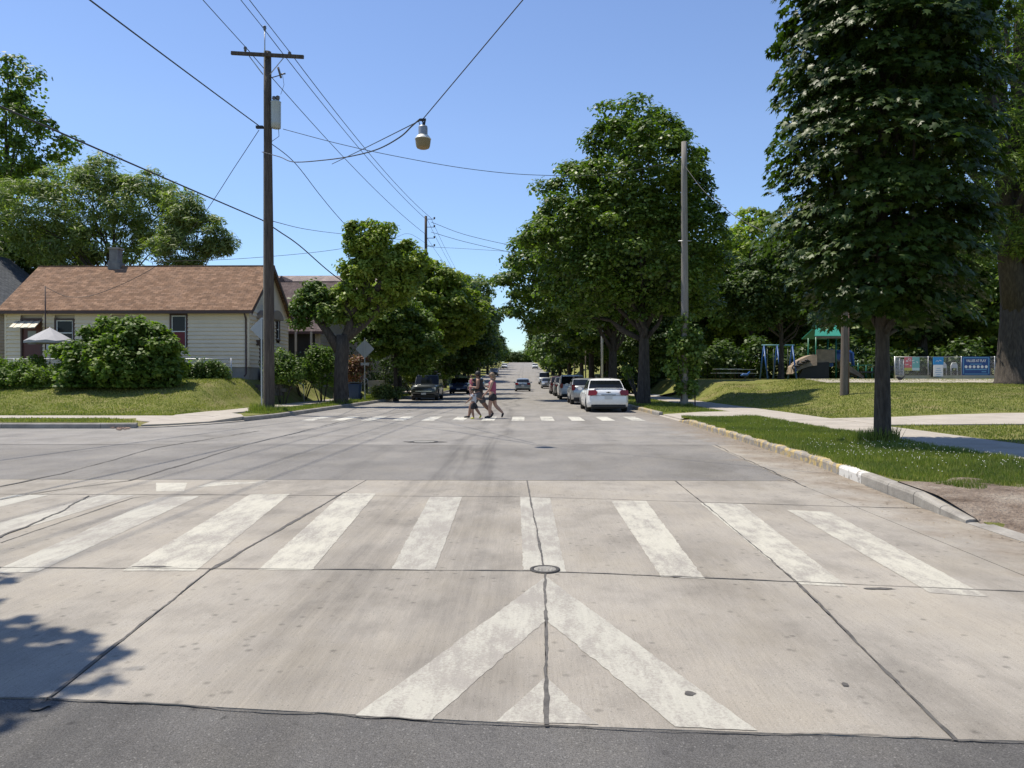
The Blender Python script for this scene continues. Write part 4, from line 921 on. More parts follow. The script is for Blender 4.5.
def gable_house(name, label, X0, X1, Y0, Y1, zb, zf, ze, zr, side, roof, trim, ov=.3, holesF=(), holesR=(), ridge='x', shift=None):
    o = empty(name, ((X0 + X1) / 2, (Y0 + Y1) / 2, zb), 0, label, 'house'); c = Vector(o.location)
    L_ = lambda x, y, z: (x - c.x, y - c.y, z - c.z)
    Ym = (Y0 + Y1) / 2
    core = MB().bbox(L_(X0 + .16, Y0 + .16, zf), L_(X1 - .16, Y1 - .16, ze - .02)); core.slab([L_(X1 - .17, Y0 + .17, ze - .02), L_(X1 - .17, Y1 - .17, ze - .02), L_(X1 - .17, Ym, zr - .3)], (-(X1 - X0) + .34, 0, 0))
    core.build('inner_wall', M_TRIM if False else side, o)
    mb = MB(); f = L_(X0, Y0, 0); g = L_(X1, Y0, 0)
    for (a, b, n, hl) in (((X0, Y0), (X1, Y0), (0, -1), holesF), ((X1, Y0), (X1, Y1), (1, 0), holesR), ((X0, Y1), (X0, Y0), (-1, 0), ()), ((X1, Y1), (X0, Y1), (0, 1), ())):
        clapboards(mb, (a[0] - c.x, a[1] - c.y), (b[0] - c.x, b[1] - c.y), zf - c.z, ze - c.z, n, holes=[(h[0], h[1], h[2] - c.z, h[3] - c.z) for h in hl])
    # gable boards
    n = int((zr - ze) / .115)
    for X, s in ((X1, 1), (X0, -1)):
        for i in range(n):
            t0, t1_ = i / n, (i + 1) / n; a, b = ze + (zr - ze) * t0, ze + (zr - ze) * t1_; hw = (Y1 - Y0) / 2
            mb.add([L_(X, Ym - hw * (1 - t0), a), L_(X + s * .025, Ym - hw * (1 - t0), a), L_(X + s * .01, Ym - hw * (1 - t1_), b), L_(X, Ym - hw * (1 - t1_), b),
                    L_(X, Ym + hw * (1 - t0), a), L_(X + s * .025, Ym + hw * (1 - t0), a), L_(X + s * .01, Ym + hw * (1 - t1_), b), L_(X, Ym + hw * (1 - t1_), b)],
                   [(0, 1, 2, 3), (7, 6, 5, 4), (0, 4, 5, 1), (1, 5, 6, 2), (2, 6, 7, 3)])
    mb.build('wall', side, o)
    fb = MB(); th = .14
    for a, b in (((X0, Y0), (X1, Y0 + .15)), ((X1 - .15, Y0 + .15), (X1, Y1)), ((X0, Y1 - .15), (X1 - .15, Y1)), ((X0, Y0 + .15), (X0 + .15, Y1 - .15))): fb.bbox(L_(a[0], a[1], zb - .8), L_(b[0], b[1], zf))
    fb.build('foundation', M_FOUND, o)
    # two roof slopes, each its own slab with its own local frame for the shingle courses
    sl = (zr - ze) / (Ym - Y0); 
    for s, nm in ((-1, 'roof'), (1, 'roof')):
        Ln = math.hypot(Ym - Y0 + ov, (zr - ze) + sl * ov); W_ = X1 - X0 + 2 * ov
        ang = math.atan(sl); rb = MB().bbox((-W_ / 2, -Ln, 0), (W_ / 2, 0, .07))
        r = rb.build(nm, roof, o); r.location = L_((X0 + X1) / 2, Ym, zr); r.rotation_euler = (ang, 0, 0) if s < 0 else (ang, 0, math.pi)
    MB().bbox(L_(X0 - ov, Ym - .1, zr + .035), L_(X1 + ov, Ym + .1, zr + .085)).build('ridge_cap', roof, o)
    # fascia, gutter, barge boards
    ye = Y0 - ov; zz = ze - sl * ov
    MB().bbox(L_(X0 - ov, ye - .11, zz - .12), L_(X1 + ov, ye - .004, zz + .02)).build('gutter', trim, o)
    ye2 = Y1 + ov; MB().bbox(L_(X0 - ov, ye2 + .004, zz - .12), L_(X1 + ov, ye2 + .11, zz + .02)).build('gutter', trim, o)
    sf = MB().bbox(L_(X0, ye, zz - .03), L_(X1, Y0 - .03, zz - .01)); sf.build('soffit', side, o)
    for X in (X0 - ov, X1 + ov - .03):
        for s in (-1, 1):
            y2 = Ym + s * (Ym - Y0 + ov)
            MB().slab([L_(X, Ym, zr - .005), L_(X, y2, zz - .005), L_(X, y2, zz - .2), L_(X, Ym, zr - .2)], (.03, 0, 0)).build('barge_board', trim, o)
    for X in (X0, X1):
        for Y in (Y0, Y1): MB().box(L_(X, Y, (zf + ze) / 2), (.1, .1, ze - zf)).build('corner_board', side, o)
    return o, c, L_
HX0, HX1, HY0, HY1 = -26.6, -14.1, 39.0, 45.4; HB, HF, HE, HR = 1.44, 2.06, 5.12, 7.62
w2c, w2w, w2h = (at(179, 331, HY0).x, HY0, at(179, 331.5, HY0).z), .74, 1.62
w1c = (at(65, 332, HY0).x, HY0, at(65, 333, HY0).z); w3c = (at(122, 332, HY0).x, HY0, at(122, 333, HY0).z)
dc = (at(32, 340, HY0).x, HY0, at(32, 340.5, HY0).z)
holes = [(c[0] - HX0 - w / 2 - .09, c[0] - HX0 + w / 2 + .09, c[2] - h / 2 - .09, c[2] + h / 2 + .09) for c, w, h in ((w2c, .74, 1.62), (w1c, .86, 1.3), (w3c, .86, 1.3), (dc, .95, 2.1))]
gd = (HX1, 41.0, 3.15)
H1, c1, LL = gable_house('beige_house', 'one storey beige clapboard house with a brown shingle roof behind the vine bush', HX0, HX1, HY0, HY1, HB, HF, HE, HR, M_SIDE, M_ROOF, M_TRIM, holesF=holes, holesR=[(1.5, 2.55, HF, 4.3), (4.2, 4.9, 3.6, 4.9)])
window(H1, LL(w2c[0], w2c[1], w2c[2]), .74, 1.62, (0, -1), curtain=M_CURT)
window(H1, LL(*w1c), .86, 1.3, (0, -1)); window(H1, LL(*w3c), .86, 1.3, (0, -1))
# back door with glass and its awning
def hdoor(parent, c, w, h, nrm, mat, pane=True):
    rz = math.atan2(nrm[1], nrm[0]) + math.pi / 2
    def loc(x, d, z): return (c[0] + math.cos(rz) * x + nrm[0] * d, c[1] + math.sin(rz) * x + nrm[1] * d, c[2] + z)
    mb = MB(); t = .09
    for sx in (-1, 1): mb.box(loc(sx * (w / 2 + t / 2), .01, 0), (t, .1, h), rz)
    mb.box(loc(0, .01, h / 2 + t / 2), (w + 2 * t, .1, t), rz); d = mb.build('door_frame', M_TRIM, parent)
    e = MB().box(loc(0, -.03, 0), (w - .01, .05, h - .01), rz).build('door', mat, parent)
    if pane: MB().box(loc(0, 0, .15), (w * .45, .016, h * .32), rz).build('pane', plain('door_pane', (.25, .25, .26), .2), e)
    MB().lathe([(.03, 0), (.035, .03), (.02, .06)], loc(w * .38, .02, -.1), 8).build('handle', M_GALV, e)
hdoor(H1, LL(dc[0], dc[1], dc[2]), .95, 2.1, (0, -1), M_DOOR)
hdoor(H1, LL(HX1, 41.02, 3.15), .87, 2.1, (1, 0), M_TRIM, False)
window(H1, LL(HX1, 43.55, 4.25), .52, 1.1, (1, 0))
# awning: striped metal pan
a0, a1 = at(9, 328, 37.8), at(35, 328, 37.8); b0, b1 = at(16, 321.5, HY0), at(41, 321.5, HY0)
aw = MB(); nn = 7
for k in range(nn):
    t0, t1_ = k / nn, (k + .93) / nn
    p = [LL(*(b0.lerp(b1, t0))), LL(*(b0.lerp(b1, t1_))), LL(*(a0.lerp(a1, t1_))), LL(*(a0.lerp(a1, t0)))]
    aw.slab(p, (0, 0, .03 if k % 2 else .05))
aw.build('awning', plain('awning_cream', (.62, .56, .43), .5), H1)
for p, q in ((a0, b0), (a1, b1)): pass
# arched hood over the gable door
mb = MB(); pr_ = []
for k in range(9):
    a = math.pi * k / 8; pr_.append(LL(HX1 + .03, 41.02 - .95 * math.cos(a), 4.62 + .5 * math.sin(a)))
mb.slab(pr_, (.85, 0, 0)); mb.build('door_hood', M('hood_tan', [(.25, .20, .16), (.32, .26, .21)], 3, .8), H1)
# downpipes, mast, chimney, steps, lamp
def tubes(name, pts, r, mat, parent, n=6): return MB().tube(pts, r, n).build(name, mat, parent, True)
tubes('downpipe', [LL(HX1 - .1, HY0 - .35, HE - .3), LL(HX1 - .1, HY0 - .09, HE - .6), LL(HX1 - .1, HY0 - .09, 1.7), LL(HX1 - .1, HY0 - .3, 1.6)], .045, M_TRIM, H1)
mx = at(48, 300, HY0 - .2).x
tubes('service_mast', [LL(mx, HY0 - .42, 2.3), LL(mx, HY0 - .42, at(48, 286, HY0 - .42).z)], .035, M_TRIM, H1)
MB().box(LL(mx, HY0 - .12, 3.1), (.22, .16, .55)).build('meter_box', M_GALV, H1)
chx = at(116.5, 260, 42.2).x
ch = MB().prism([LL(chx - .34, 41.9, 0)[:2], LL(chx + .34, 41.9, 0)[:2], LL(chx + .34, 42.5, 0)[:2], LL(chx - .34, 42.5, 0)[:2]], 7.2 - c1.z, 7.85 - c1.z)
ch.prism([LL(chx - .27, 41.95, 0)[:2], LL(chx + .2, 41.95, 0)[:2], LL(chx + .2, 42.45, 0)[:2], LL(chx - .27, 42.45, 0)[:2]], 7.85 - c1.z, 8.6 - c1.z)
ch.build('chimney', M('chimney_render', [(.13, .13, .13), (.22, .215, .205)], 4, .9, .4, 20), H1)
MB().box(LL(chx - .03, 42.2, 8.64), (.62, .62, .08)).build('chimney_cap', M_FOUND, H1)
st = MB()
for k in range(4): st.bbox(LL(HX1 + .03, 40.3, 1.2), LL(HX1 + 1.35 - .3 * k, 41.75, 1.52 + .15 * (k + 1) - .15))
for k in range(4): MB().bbox(LL(HX1 + 1.05 - .3 * k, 40.3, 1.3), LL(HX1 + 1.35 - .3 * k, 41.75, 1.5 + .15 * k)).build('step', M_FOUND, H1)
MB().box(LL(HX1 + .08, 40.15, 3.35), (.14, .16, .3)).build('mailbox', M_TRIM, H1)
MB().box(LL(HX1 + .08, 42.7, 4.95), (.14, .2, .22)).build('porch_lamp', M_WHITE, H1)
# grey house beyond, left edge
gx = -28.3
o0 = empty('grey_house', (-36.9, 49, .9), 0, 'house with a dark grey roof cut by the left edge of the picture', 'house')
w_ = MB().bbox((-5.2, -5, -.5), (5.2, 5, 4.7)); clapboards(w_, (-5.2, -5.0), (5.2, -5.0), .3, 4.7, (0, -1)); clapboards(w_, (5.2, -5), (5.2, 5), .3, 4.7, (1, 0)); w_.slab([(-5.2, -5, 4.7), (5.2, -5, 4.7), (0, -5, 8.9)], (0, 10, 0)); w_.build('wall', M_SIDE2, o0)
for s in (1, -1):
    Ln = math.hypot(5.7, 4.65); r = MB().bbox((-5.4, -Ln, 0), (5.4, 0, .1)).build('roof', M_ROOFG, o0); r.location = (0, 0, 9.05); r.rotation_euler = (math.atan2(4.5, 5.6), 0, s * math.pi / 2)
window(o0, (2, -5.0, 2.6), .8, 1.4, (0, -1)); window(o0, (4.2, -5.0, 2.6), .6, 1.2, (0, -1))
# second house on the street, with porch
H2, c2, L2_ = gable_house('grey_beige_house', 'grey beige house with a plum brown roof between the utility pole and the lopped tree', -25, -13.4, 50, 60, 1.44, 1.9, 4.7, 8.35, M_SIDE2, M_ROOF2, M_TRIM, holesF=[(9.1, 11.3, 1.9, 4.5)])
mb = MB(); mb.bbox(L2_(-15.9, 49.94, 1.95), L2_(-13.75, 50.14, 4.45)); mb.build('porch_shade_panel', plain('painted_porch_shade', (.02, .02, .02), .9), H2)  # solid near-black box: shade of the porch recess put in as colour
for x in (-15.85, -14.8, -13.8): MB().bbox(L2_(x - .06, 49.4, 1.5), L2_(x + .06, 49.52, 4.5)).build('porch_post', M_SIDE2, H2)
MB().bbox(L2_(-16, 49.2, 1.2), L2_(-13.6, 49.9, 1.85)).build('porch_floor', M_FOUND, H2)
window(H2, L2_(-17.2, 50, 3.2), .8, 1.3, (0, -1))
# the long light roof behind with its little gable
o3 = empty('far_house', (-17.5, 66, 1.4), 0, 'house behind with a pale shingle roof whose ridge shows above the plum brown roof', 'house')
w_ = MB().bbox((-8, -3, -.5), (7, 6, 6.8)); w_.build('wall', M_SIDE2, o3)
r = MB().bbox((-8.4, -5.6, 0), (7.2, 0, .12)).build('roof', M_ROOFL, o3); r.location = (0, 1.5, 9.0); r.rotation_euler = (R(26), 0, 0)
r = MB().bbox((-8.4, -5.6, 0), (7.2, 0, .12)).build('roof', M_ROOFL, o3); r.location = (0, 1.5, 9.0); r.rotation_euler = (R(26), 0, math.pi)
d = MB().slab([(-3.6, -3.2, 6.9), (-1.4, -3.2, 6.9), (-2.5, -3.2, 8.5)], (0, 3, 0)); d.build('dormer', M_ROOF2, o3)
# white pickets and stair rails
pk = empty('picket_gate', (at(288, 370, 45).x, 45, 1.45), 0, 'short white picket fence before the grey beige house', 'fence')
for k in range(5):
    hgt = 1.15 if k in (0, 3, 4) else .8; x = -.62 + k * .3
    MB().prism([(x - .045, 0), (x + .045, 0), (x + .045, .03), (x - .045, .03)], 0, hgt).add([(x - .045, 0, hgt), (x + .045, 0, hgt), (x, 0, hgt + .09), (x - .045, .03, hgt), (x + .045, .03, hgt), (x, .03, hgt + .09)], [(0, 1, 2), (5, 4, 3), (0, 2, 5, 3), (1, 4, 5, 2)]).build('picket', M_WHITE, pk)
for z in (.25, .7): MB().box((0, .05, z), (1.4, .03, .07)).build('rail', M_WHITE, pk)
hr = empty('handrail', (-12.35, 41.5, zland(-12.3, 41.5)), 0, 'thin grey metal handrail running down the bank right of the utility pole', 'handrail')
tubes('rail', [(-1.5, .1, 1.75), (.35, 0, .95), (.38, 0, .0)], .022, M_GALV, hr); tubes('post', [(-1.45, .1, 1.0), (-1.45, .1, 1.74)], .022, M_GALV, hr)
rw = empty('retaining_wall', (-13.2, 38.6, 1.0), 0, 'low dark stone retaining wall under the shrubs right of the utility pole', 'wall')
for k in range(5):
    for j in range(3): MB().box((-.9 + k * .42 + (j % 2) * .2, 0, -.3 + j * .19), (.40, .3, .175)).build('stone', M('dark_stone', [(.06, .055, .05), (.12, .11, .10)], 6, .9, .5), rw, bevel=.015)
ps = empty('porch_stair', (-12.9, 53, zland(-12.9, 53)), 0, 'white railed wooden stair going down to the sidewalk behind the warning sign', 'stairs')
for k in range(7): MB().box((-.1 + k * .28, 0, 1.25 - k * .18), (.3, 1.2, .05)).build('tread', M_WALK, ps)
for y in (-.6, .6):
    tubes('rail', [(-.3, y, 2.35), (1.9, y, .95), (1.95, y, 0)], .035, M_WHITE, ps)
    for k in range(9): tubes('baluster', [(-.2 + k * .24, y, 1.3 - k * .15), (-.2 + k * .24, y, 2.28 - k * .15)], .015, M_WHITE, ps, 4)
MB().box((2.6, .2, .45), (.9, 1.4, .9)).build('planter', M_WALK, ps)
# umbrella in the garden
ux, uY = at(50, 340, 35.6).x, 35.6; uz = zland(ux, uY)
um = empty('garden_umbrella', (ux, uY, uz), 0, 'open grey white garden umbrella before the maroon door', 'umbrella')
tubes('pole', [(0, 0, 0), (0, 0, at(50, 327, uY).z - uz)], .022, M_GALV, um)
ztop = at(50, 327.5, uY).z - uz; zh = at(50, 341.5, uY).z - uz; cano = MB(); 
for k in range(8):
    a, b = math.pi * 2 * k / 8, math.pi * 2 * (k + 1) / 8; r = 1.08; m = (a + b) / 2
    P = lambda an, rr, zz: (rr * math.cos(an), rr * math.sin(an), zz)
    mid = zh + (ztop - zh) * .48
    cano.add([P(0, 0, ztop), P(a, r * .55, mid), P(b, r * .55, mid), P(a, r, zh), P(b, r, zh), P(m, r * .93, zh + .05), P(a, r, zh - .09), P(b, r, zh - .09)], [(0, 1, 2), (1, 3, 5, 2), (2, 5, 4), (3, 6, 7, 4, 5)])
cano.build('canopy', plain('umbrella_cloth', (.36, .35, .35), .8), um)
# chain-link fence of the garden, posts and a coarse mesh of wire
def chain(name, label, p0, p1, h, nposts, mesh=.12, wire=.0035, base=0.0, z0=None):
    o = empty(name, (p0[0], p0[1], 0), 0, label, 'fence'); Ln = math.dist(p0, p1); u = ((p1[0] - p0[0]) / Ln, (p1[1] - p0[1]) / Ln)
    Z = lambda s: (zland(p0[0] + u[0] * s, p0[1] + u[1] * s) if z0 is None else z0) + base
    for k in range(nposts + 1):
        s = Ln * k / nposts; tubes('post', [(u[0] * s, u[1] * s, Z(s) - base - .1), (u[0] * s, u[1] * s, Z(s) + h + .04)], .03, M_GALV, o, 8)
    tubes('top_rail', [(u[0] * Ln * k / nposts, u[1] * Ln * k / nposts, Z(Ln * k / nposts) + h) for k in range(nposts + 1)], .02, M_GALV, o)
    mb = MB(); n = int(Ln / mesh)
    for k in range(-int(h / mesh), n):
        for sgn in (1, -1):
            a = k * mesh; b = a + h
            a2, b2 = max(0, a), min(Ln, b)
            if b2 <= a2: continue
            za, zb = (a2 - a), (b2 - a)
            if sgn < 0: za, zb = h - za, h - zb
            mb.tube([(u[0] * a2, u[1] * a2 - .01 * sgn, Z(a2) + za), (u[0] * b2, u[1] * b2 - .01 * sgn, Z(b2) + zb)], wire, 3, False)
    tag(mb.build('wire_mesh', M_GALV, o), kind='stuff'); return o
chain('garden_fence', 'low chain-link garden fence before the beige house', (-26.5, 37.2), (-14.3, 37.2), .98, 8, wire=.005)

# ================================================================== POLES AND WIRES
def insul(mb, c, s=1.0): mb.lathe([(.03 * s, -.02), (.06 * s, .02), (.04 * s, .05), (.075 * s, .08), (.05 * s, .11), (.07 * s, .14), (.03 * s, .18)], c, 10)
def upole(x, y, H, r, label, arm=None, armz=None, mat=M_POLE, lean=0):
    o = empty('utility_pole', (x, y, zland(x, y)), 0, label, 'utility pole')
    pts = [(0, 0, -.3)] + [(lean * t + .02 * math.sin(t * 5), .015 * math.cos(t * 4), H * t) for t in frange(0, 1, 8)]
    MB().tube(pts, [r * 1.05] + [r * (1 - .32 * t) for t in frange(0, 1, 8)], 16).build('pole', mat, o, True); return o
PX, PY = -10.38, 31.0; PZ = zland(PX, PY)
PH = at(267, 52, PY).z - PZ
P1 = upole(PX, PY, PH, .215, 'tall brown wooden utility pole with crossarm and grey transformer on the left corner')
ax0, ax1 = at(233, 55, PY), at(305, 59, PY)
rel = lambda p: tuple(Vector(p) - Vector((PX, PY, PZ)))
a_, b_ = Vector(rel(ax0)), Vector(rel(ax1)); md = (a_ + b_) / 2
cr = MB().box(md + Vector((0, -.19, 0)), ((b_ - a_).length, .10, .13), 0, 0, math.atan2(-(b_.z - a_.z), (b_ - a_).x)); cr.build('crossarm', M_POLE, P1)
for e in (-1, 1): tubes('arm_brace', [(md.x + e * .72, -.22, md.z - .06), (.0 + e * .14, -.2, md.z - .78)], .02, M_GALV, P1, 4)
tubes('ridge_pin', [(-.08, -.16, PH - .4), (-.08, -.16, rel(at(262, 31, PY))[2])], .025, M_GALV, P1)
INS = {}
for nm, p in (('l', (247, 50)), ('c', (263, 29)), ('r', (291, 55))):
    w = at(*p, PY); q = rel(w); mb = MB(); insul(mb, (q[0] if nm != 'c' else -.08, -.19 if nm != 'c' else -.16, q[2] - .12)); mb.build('insulator', M_PORC, P1, True); INS[nm] = Vector((w.x, PY - .19, w.z + .05))
tz = rel(at(276, 114, PY)); mb = MB().lathe([(.02, -.40 * 1.35), (.19, -.39 * 1.35), (.2, -.3), (.2, .48), (.21, .5), (.21, .53), (.15, .57)], (tz[0] + .0, -.02, tz[2] - .05), 20)
mb.build('transformer', M_TRANSF, P1, True)
mb = MB(); insul(mb, (tz[0] - .06, -.05, tz[2] + .52), 1.2); insul(mb, (tz[0] + .08, -.02, tz[2] + .55), 1.3); mb.build('bushing', M_PORC, P1, True)
co = rel(at(281, 76, PY)); mb = MB().tube([(.1, -.1, co[2] - .12), (co[0] - .02, -.12, co[2] - .02)], .02, 5).tube([(co[0] - .08, -.12, co[2] + .3), (co[0] + .04, -.12, co[2] - .12)], .045, 8).tube([(co[0] + .02, -.12, co[2] + .02), (co[0] + .22, -.12, co[2] + .05)], .03, 6)
mb.build('fuse_cutout', M_PORC, P1, True)
tubes('jumper', [(co[0] + .1, -.12, co[2]), (co[0] + .16, -.12, co[2] - .4), (co[0] + .02, -.1, tz[2] + .75)], .008, M_WIRE, P1, 4)
tubes('jumper', [(tz[0] + .1, 0, tz[2] - .5), (tz[0] + .12, 0, tz[2] - .9), (.15, 0, tz[2] - 1.1)], .012, M_WIRE, P1, 4)
tubes('conduit', [(-.19, -.05, 0), (-.16, -.04, rel(at(262, 152, PY))[2]), (-.1, -.04, rel(at(262, 151, PY))[2] + .1)], .03, M_GALV, P1, 6)
cb = rel(at(262, 128, PY)); MB().box((cb[0] - .06, -.1, cb[2]), (.28, .14, .1)).build('cable_clamp', M_WIRE, P1)
# far poles of the line
P2x, P2y = -8.75, 68.0; P2 = upole(P2x, P2y, at(428, 218, P2y).z, .17, 'second utility pole of the left line rising out of the bright green tree')
for k, pxy in enumerate(((431, 221), (431, 229), (431, 240), (431, 248))):
    q = at(*pxy, P2y); mb = MB().tube([(0, 0, q.z), (q.x - P2x + .3, 0, q.z)], .03, 5); insul(mb, (q.x - P2x + .3, 0, q.z), 1.3); mb.build('insulator', M_PORC, P2)
P3 = upole(-7.6, 103, at(469, 292, 103).z - hill(103), .16, 'third utility pole of the left line, with a low side arm beyond the second')
tubes('side_arm', [(0, 0, 6.8), (-3.2, 0, 6.4)], .05, M_GALV, P3)
P4 = upole(-7.5, 127, at(480, 304, 127).z - hill(127), .18, 'fourth utility pole of the left line, right of the one with the side arm')
P5 = upole(7.3, 35.4, at(684, 142, 35.4).z - zland(7.3, 35.4), .19, 'bare grey wooden pole with a leafy vine on its lower half at the right kerb', mat=M_POLE2)
tubes('bolt', [(-.3, -.1, 7.6), (.3, -.1, 7.6)], .02, M_GALV, P5)
P6 = upole(*L(844, 395)[:2], at(844, 250, L(844, 395)[1]).z - L(844, 395)[2], .17, 'grey wooden pole in the park lawn half hidden by the young maple', mat=M('pole_wood_mid', [(.10, .08, .062), (.19, .155, .125)], 3, .9, .7, 12, stretch=(6, 6, .4), fine=.25))
tubes('conduit', [(.19, -.03, 0), (.17, -.03, 4)], .035, plain('pipe_reddish', (.20, .12, .09), .7), P6)
P0 = copy_tree(P1); P0.location = (-10.4, -14, .17); tag(P0, 'utility pole behind the camera that carries the near ends of the wires', 'utility pole')
PR = upole(9.0, 4.5, 14.5, .18, 'wooden pole right of the camera that carries the lamp cable', mat=M_POLE2)
lp = empty('light_pole', (6.0, 60, zland(6, 60)), 0, 'slim pale grey metal light pole between the tallest maple and the parked cars', 'light pole')
tubes('pole', [(0, 0, 0), (0, 0, 9)], .09, plain('light_grey_metal', (.5, .5, .5), .5, .2), lp, 10)
# sign posts and hydrant-like marker near the bare pole
mk = empty('marker_post', (*L(695, 407)[:2], L(695, 407)[2]), 0, 'thin dark marker post just right of the bare grey pole', 'post')
tubes('post', [(0, 0, 0), (0, 0, 1.05)], .03, M_TRIM, mk); MB().box((0, -.02, 1.05), (.1, .03, .14)).build('plate', M_FOUND, mk)
for (x, y) in ((5.9, 75), (5.9, 92)):
    o = empty('street_tree_pole', (x, y, zland(x, y)), 0, 'thin dark post at the right kerb beside the parked cars, ' + ('nearer of two' if y < 80 else 'farther of two'), 'post'); tubes('post', [(0, 0, 0), (0, 0, 4.2)], .06, M_POLE, o)

def wire(p, q, sag, r=.016, label=None, mid=None, n=18, cat='cable', name='overhead_cable'):
    p, q = Vector(p), Vector(q); pts = []
    for i in range(n + 1):
        t = i / n; s = p.lerp(q, t); s.z -= sag * 4 * t * (1 - t); pts.append(s)
    return tag(MB().tube(pts, r, 5).build(name, M_WIRE, None, True), label, cat)
def wirepts(pts, r, label, name='overhead_cable'):
    # smooth curve through given points (Catmull-Rom)
    P = [Vector(p) for p in pts]; P = [P[0] * 2 - P[1]] + P + [P[-1] * 2 - P[-2]]; out = []
    for i in range(1, len(P) - 2):
        for k in range(8):
            t = k / 8; a, b, c, d = P[i - 1:i + 3]
            out.append(.5 * ((2 * b) + (-a + c) * t + (2 * a - 5 * b + 4 * c - d) * t * t + (-a + 3 * b - 3 * c + d) * t ** 3))
    out.append(P[-2]); return tag(MB().tube(out, r, 5).build(name, M_WIRE, None, True), label, 'cable')
s0 = Vector((-10.4, -14, .17)) - Vector((PX, PY, PZ))
for k, nm, t2 in (('l', 'left', (424, 233)), ('c', 'middle', (428, 221)), ('r', 'right', (431, 218))):
    wire(INS[k], INS[k] + s0, .35, .015, f'overhead power line from the {nm} insulator of the near pole towards the viewer')
    wire(INS[k], at(*t2, P2y), .5, .017, f'power line from the {nm} insulator of the near pole to the second pole')
    wire(at(*t2, P2y), at(469 + (0 if k == 'c' else 2), 293, 103), .5, .014, f'power line beyond the second pole, {nm} one of three')
c1p = at(262, 128, PY)
wire(c1p, (-10.4, -14, 8.6), .12, .022, 'thick black cable rising to the upper left from the clamp under the transformer')
wirepts([at(265, 139, PY), at(294, 162, 34.5), at(320, 195, 40), at(341, 220, 44), at(380, 262, 52)], .018, 'black cable from the near pole down into the lopped tree')
wire(at(262, 220, PY), (-15.5, -6, 8.15), .1, .026, 'thickest black communication cable from the near pole to the left edge, low over the roofs')
wirepts([at(262, 220, PY), at(280, 232, 32.3), at(300, 246, 34), at(335, 276, 38), at(372, 300, 43)], .026, 'thick communication cable from the near pole down to the right behind the lopped tree')
wirepts([at(259, 130, PY), at(236, 165, 32), at(200, 219, 34.5), at(159, 264, 37.4), at(103, 292, 38.6), at(70, 297, 38.6), (mx, HY0 - .42, at(48, 287, HY0 - .42).z)], .014, 'service cable from the near pole down over the brown roof to the mast')
LP = at(423, 119, 18.0)
wirepts([at(262, 152, PY), at(280, 157, 29), at(294, 162, 27.5), at(325, 160, 25), at(352, 156, 23), at(378, 149, 21), at(400, 137, 19.5), at(412, 126, 18.6), at(420, 119, 18.05)], .018, 'looping black supply cable from the near pole to the hanging street lamp')
wire(at(268, 186, PY), LP, -.0, .015, 'thin straight span wire from the near pole to the hanging street lamp') if False else wirepts([at(332, 164, 31), at(363, 149, 25), LP], .013, 'thin straight span wire meeting the hanging street lamp from the lower left')
wire(LP, (9.0, 4.5, 14.4), .02, .012, 'span wire rising from the hanging street lamp to the upper right')
wirepts([at(283, 129, PY), at(340, 144, 31), at(400, 157, 31.5), at(470, 169, 32.5), at(536, 175, 33.5), at(610, 174, 34.5), at(684, 160, 35.4)], .013, 'thin cable crossing the street from the transformer to the bare grey pole')
wirepts([at(684, 165, 35.4), at(703, 190, 33), at(722, 206, 31), at(740, 219, 28.5), at(790, 245, 25)], .015, 'thin cable from the bare grey pole down to the young maple side')
wirepts([at(268, 220, PY), at(305, 229, 45), at(343, 234, 58), at(405, 240, 68)], .016, 'thin cable right of the near pole at the height of the roofs')
wirepts([at(400, 232, 60), at(345, 248, 55), at(250, 258, 50), at(150, 262, 47)], .015, 'thin far cable above the brown roof')
wirepts([at(431, 222, P2y), at(470, 236, 68), at(540, 251, 68), at(600, 260, 68)], .02, 'highest thin cable crossing right from the second pole')
wirepts([at(431, 232, P2y), at(470, 243, 68), at(540, 258, 68), at(600, 264, 68)], .02, 'middle thin cable crossing right from the second pole')
wirepts([at(431, 247, P2y), at(470, 249, 68), at(540, 254, 68), at(600, 262, 68)], .014, 'lowest thicker cable crossing right from the second pole')
wirepts([at(480, 309, 127), at(505, 314, 127), at(540, 320, 127)], .02, 'cable crossing the street from the fourth pole')
wirepts([at(431, 247, P2y), at(410, 234, 66), at(395, 238, 64), at(380, 245, 62)], .012, 'short drop cable left of the second pole')

# ---- hanging street lamp
lo = empty('street_lamp', LP - Vector((0, 0, .60)), 0, 'barrel shaped street lamp with an amber refractor hanging on wires above the street', 'street lamp')
MB().lathe([(.05, .5), (.115, .49), (.125, .45), (.125, .27), (.13, .25)], n=24).build('ballast_housing', plain('lamp_grey', (.30, .31, .32), .45, .5), lo, True)
MB().lathe([(.13, .252), (.16, .235), (.215, .16), (.222, .145), (.21, .14)], n=24).build('reflector', plain('lamp_white', (.7, .68, .62), .4), lo, True)
mb = MB(); prof = [(.205, .139), (.205, .10), (.195, .02), (.182, -.05), (.165, -.085), (.12, -.105), (.0, -.11)]
n = 48; mb.lathe([(r, z) for r, z in prof[:-1]] + [(.01, -.11)], n=n)
for i in range(len(mb.v)):
    v = mb.v[i]; k = i % n; f = 1.012 if k % 2 else .99; mb.v[i] = (v[0] * f, v[1] * f, v[2])
mb.build('refractor', plain('amber_glass', (.27, .20, .10), .5, 0, .3), lo)
mb = MB().tube([(0, 0, .49), (0, 0, .6), (-.05, 0, .68)], .02, 6).box((0, 0, .66), (.16, .05, .06)).tube([(.03, 0, .5), (.05, 0, .62)], .025, 6); mb.build('hanger', M_WIRE, lo)
MB().tube([(-.06, .03, .5), (-.1, .03, .56), (-.12, .02, .63)], .012, 5).build('photocell_lead', M_WIRE, lo)

lo.scale = (.86, .86, .88)

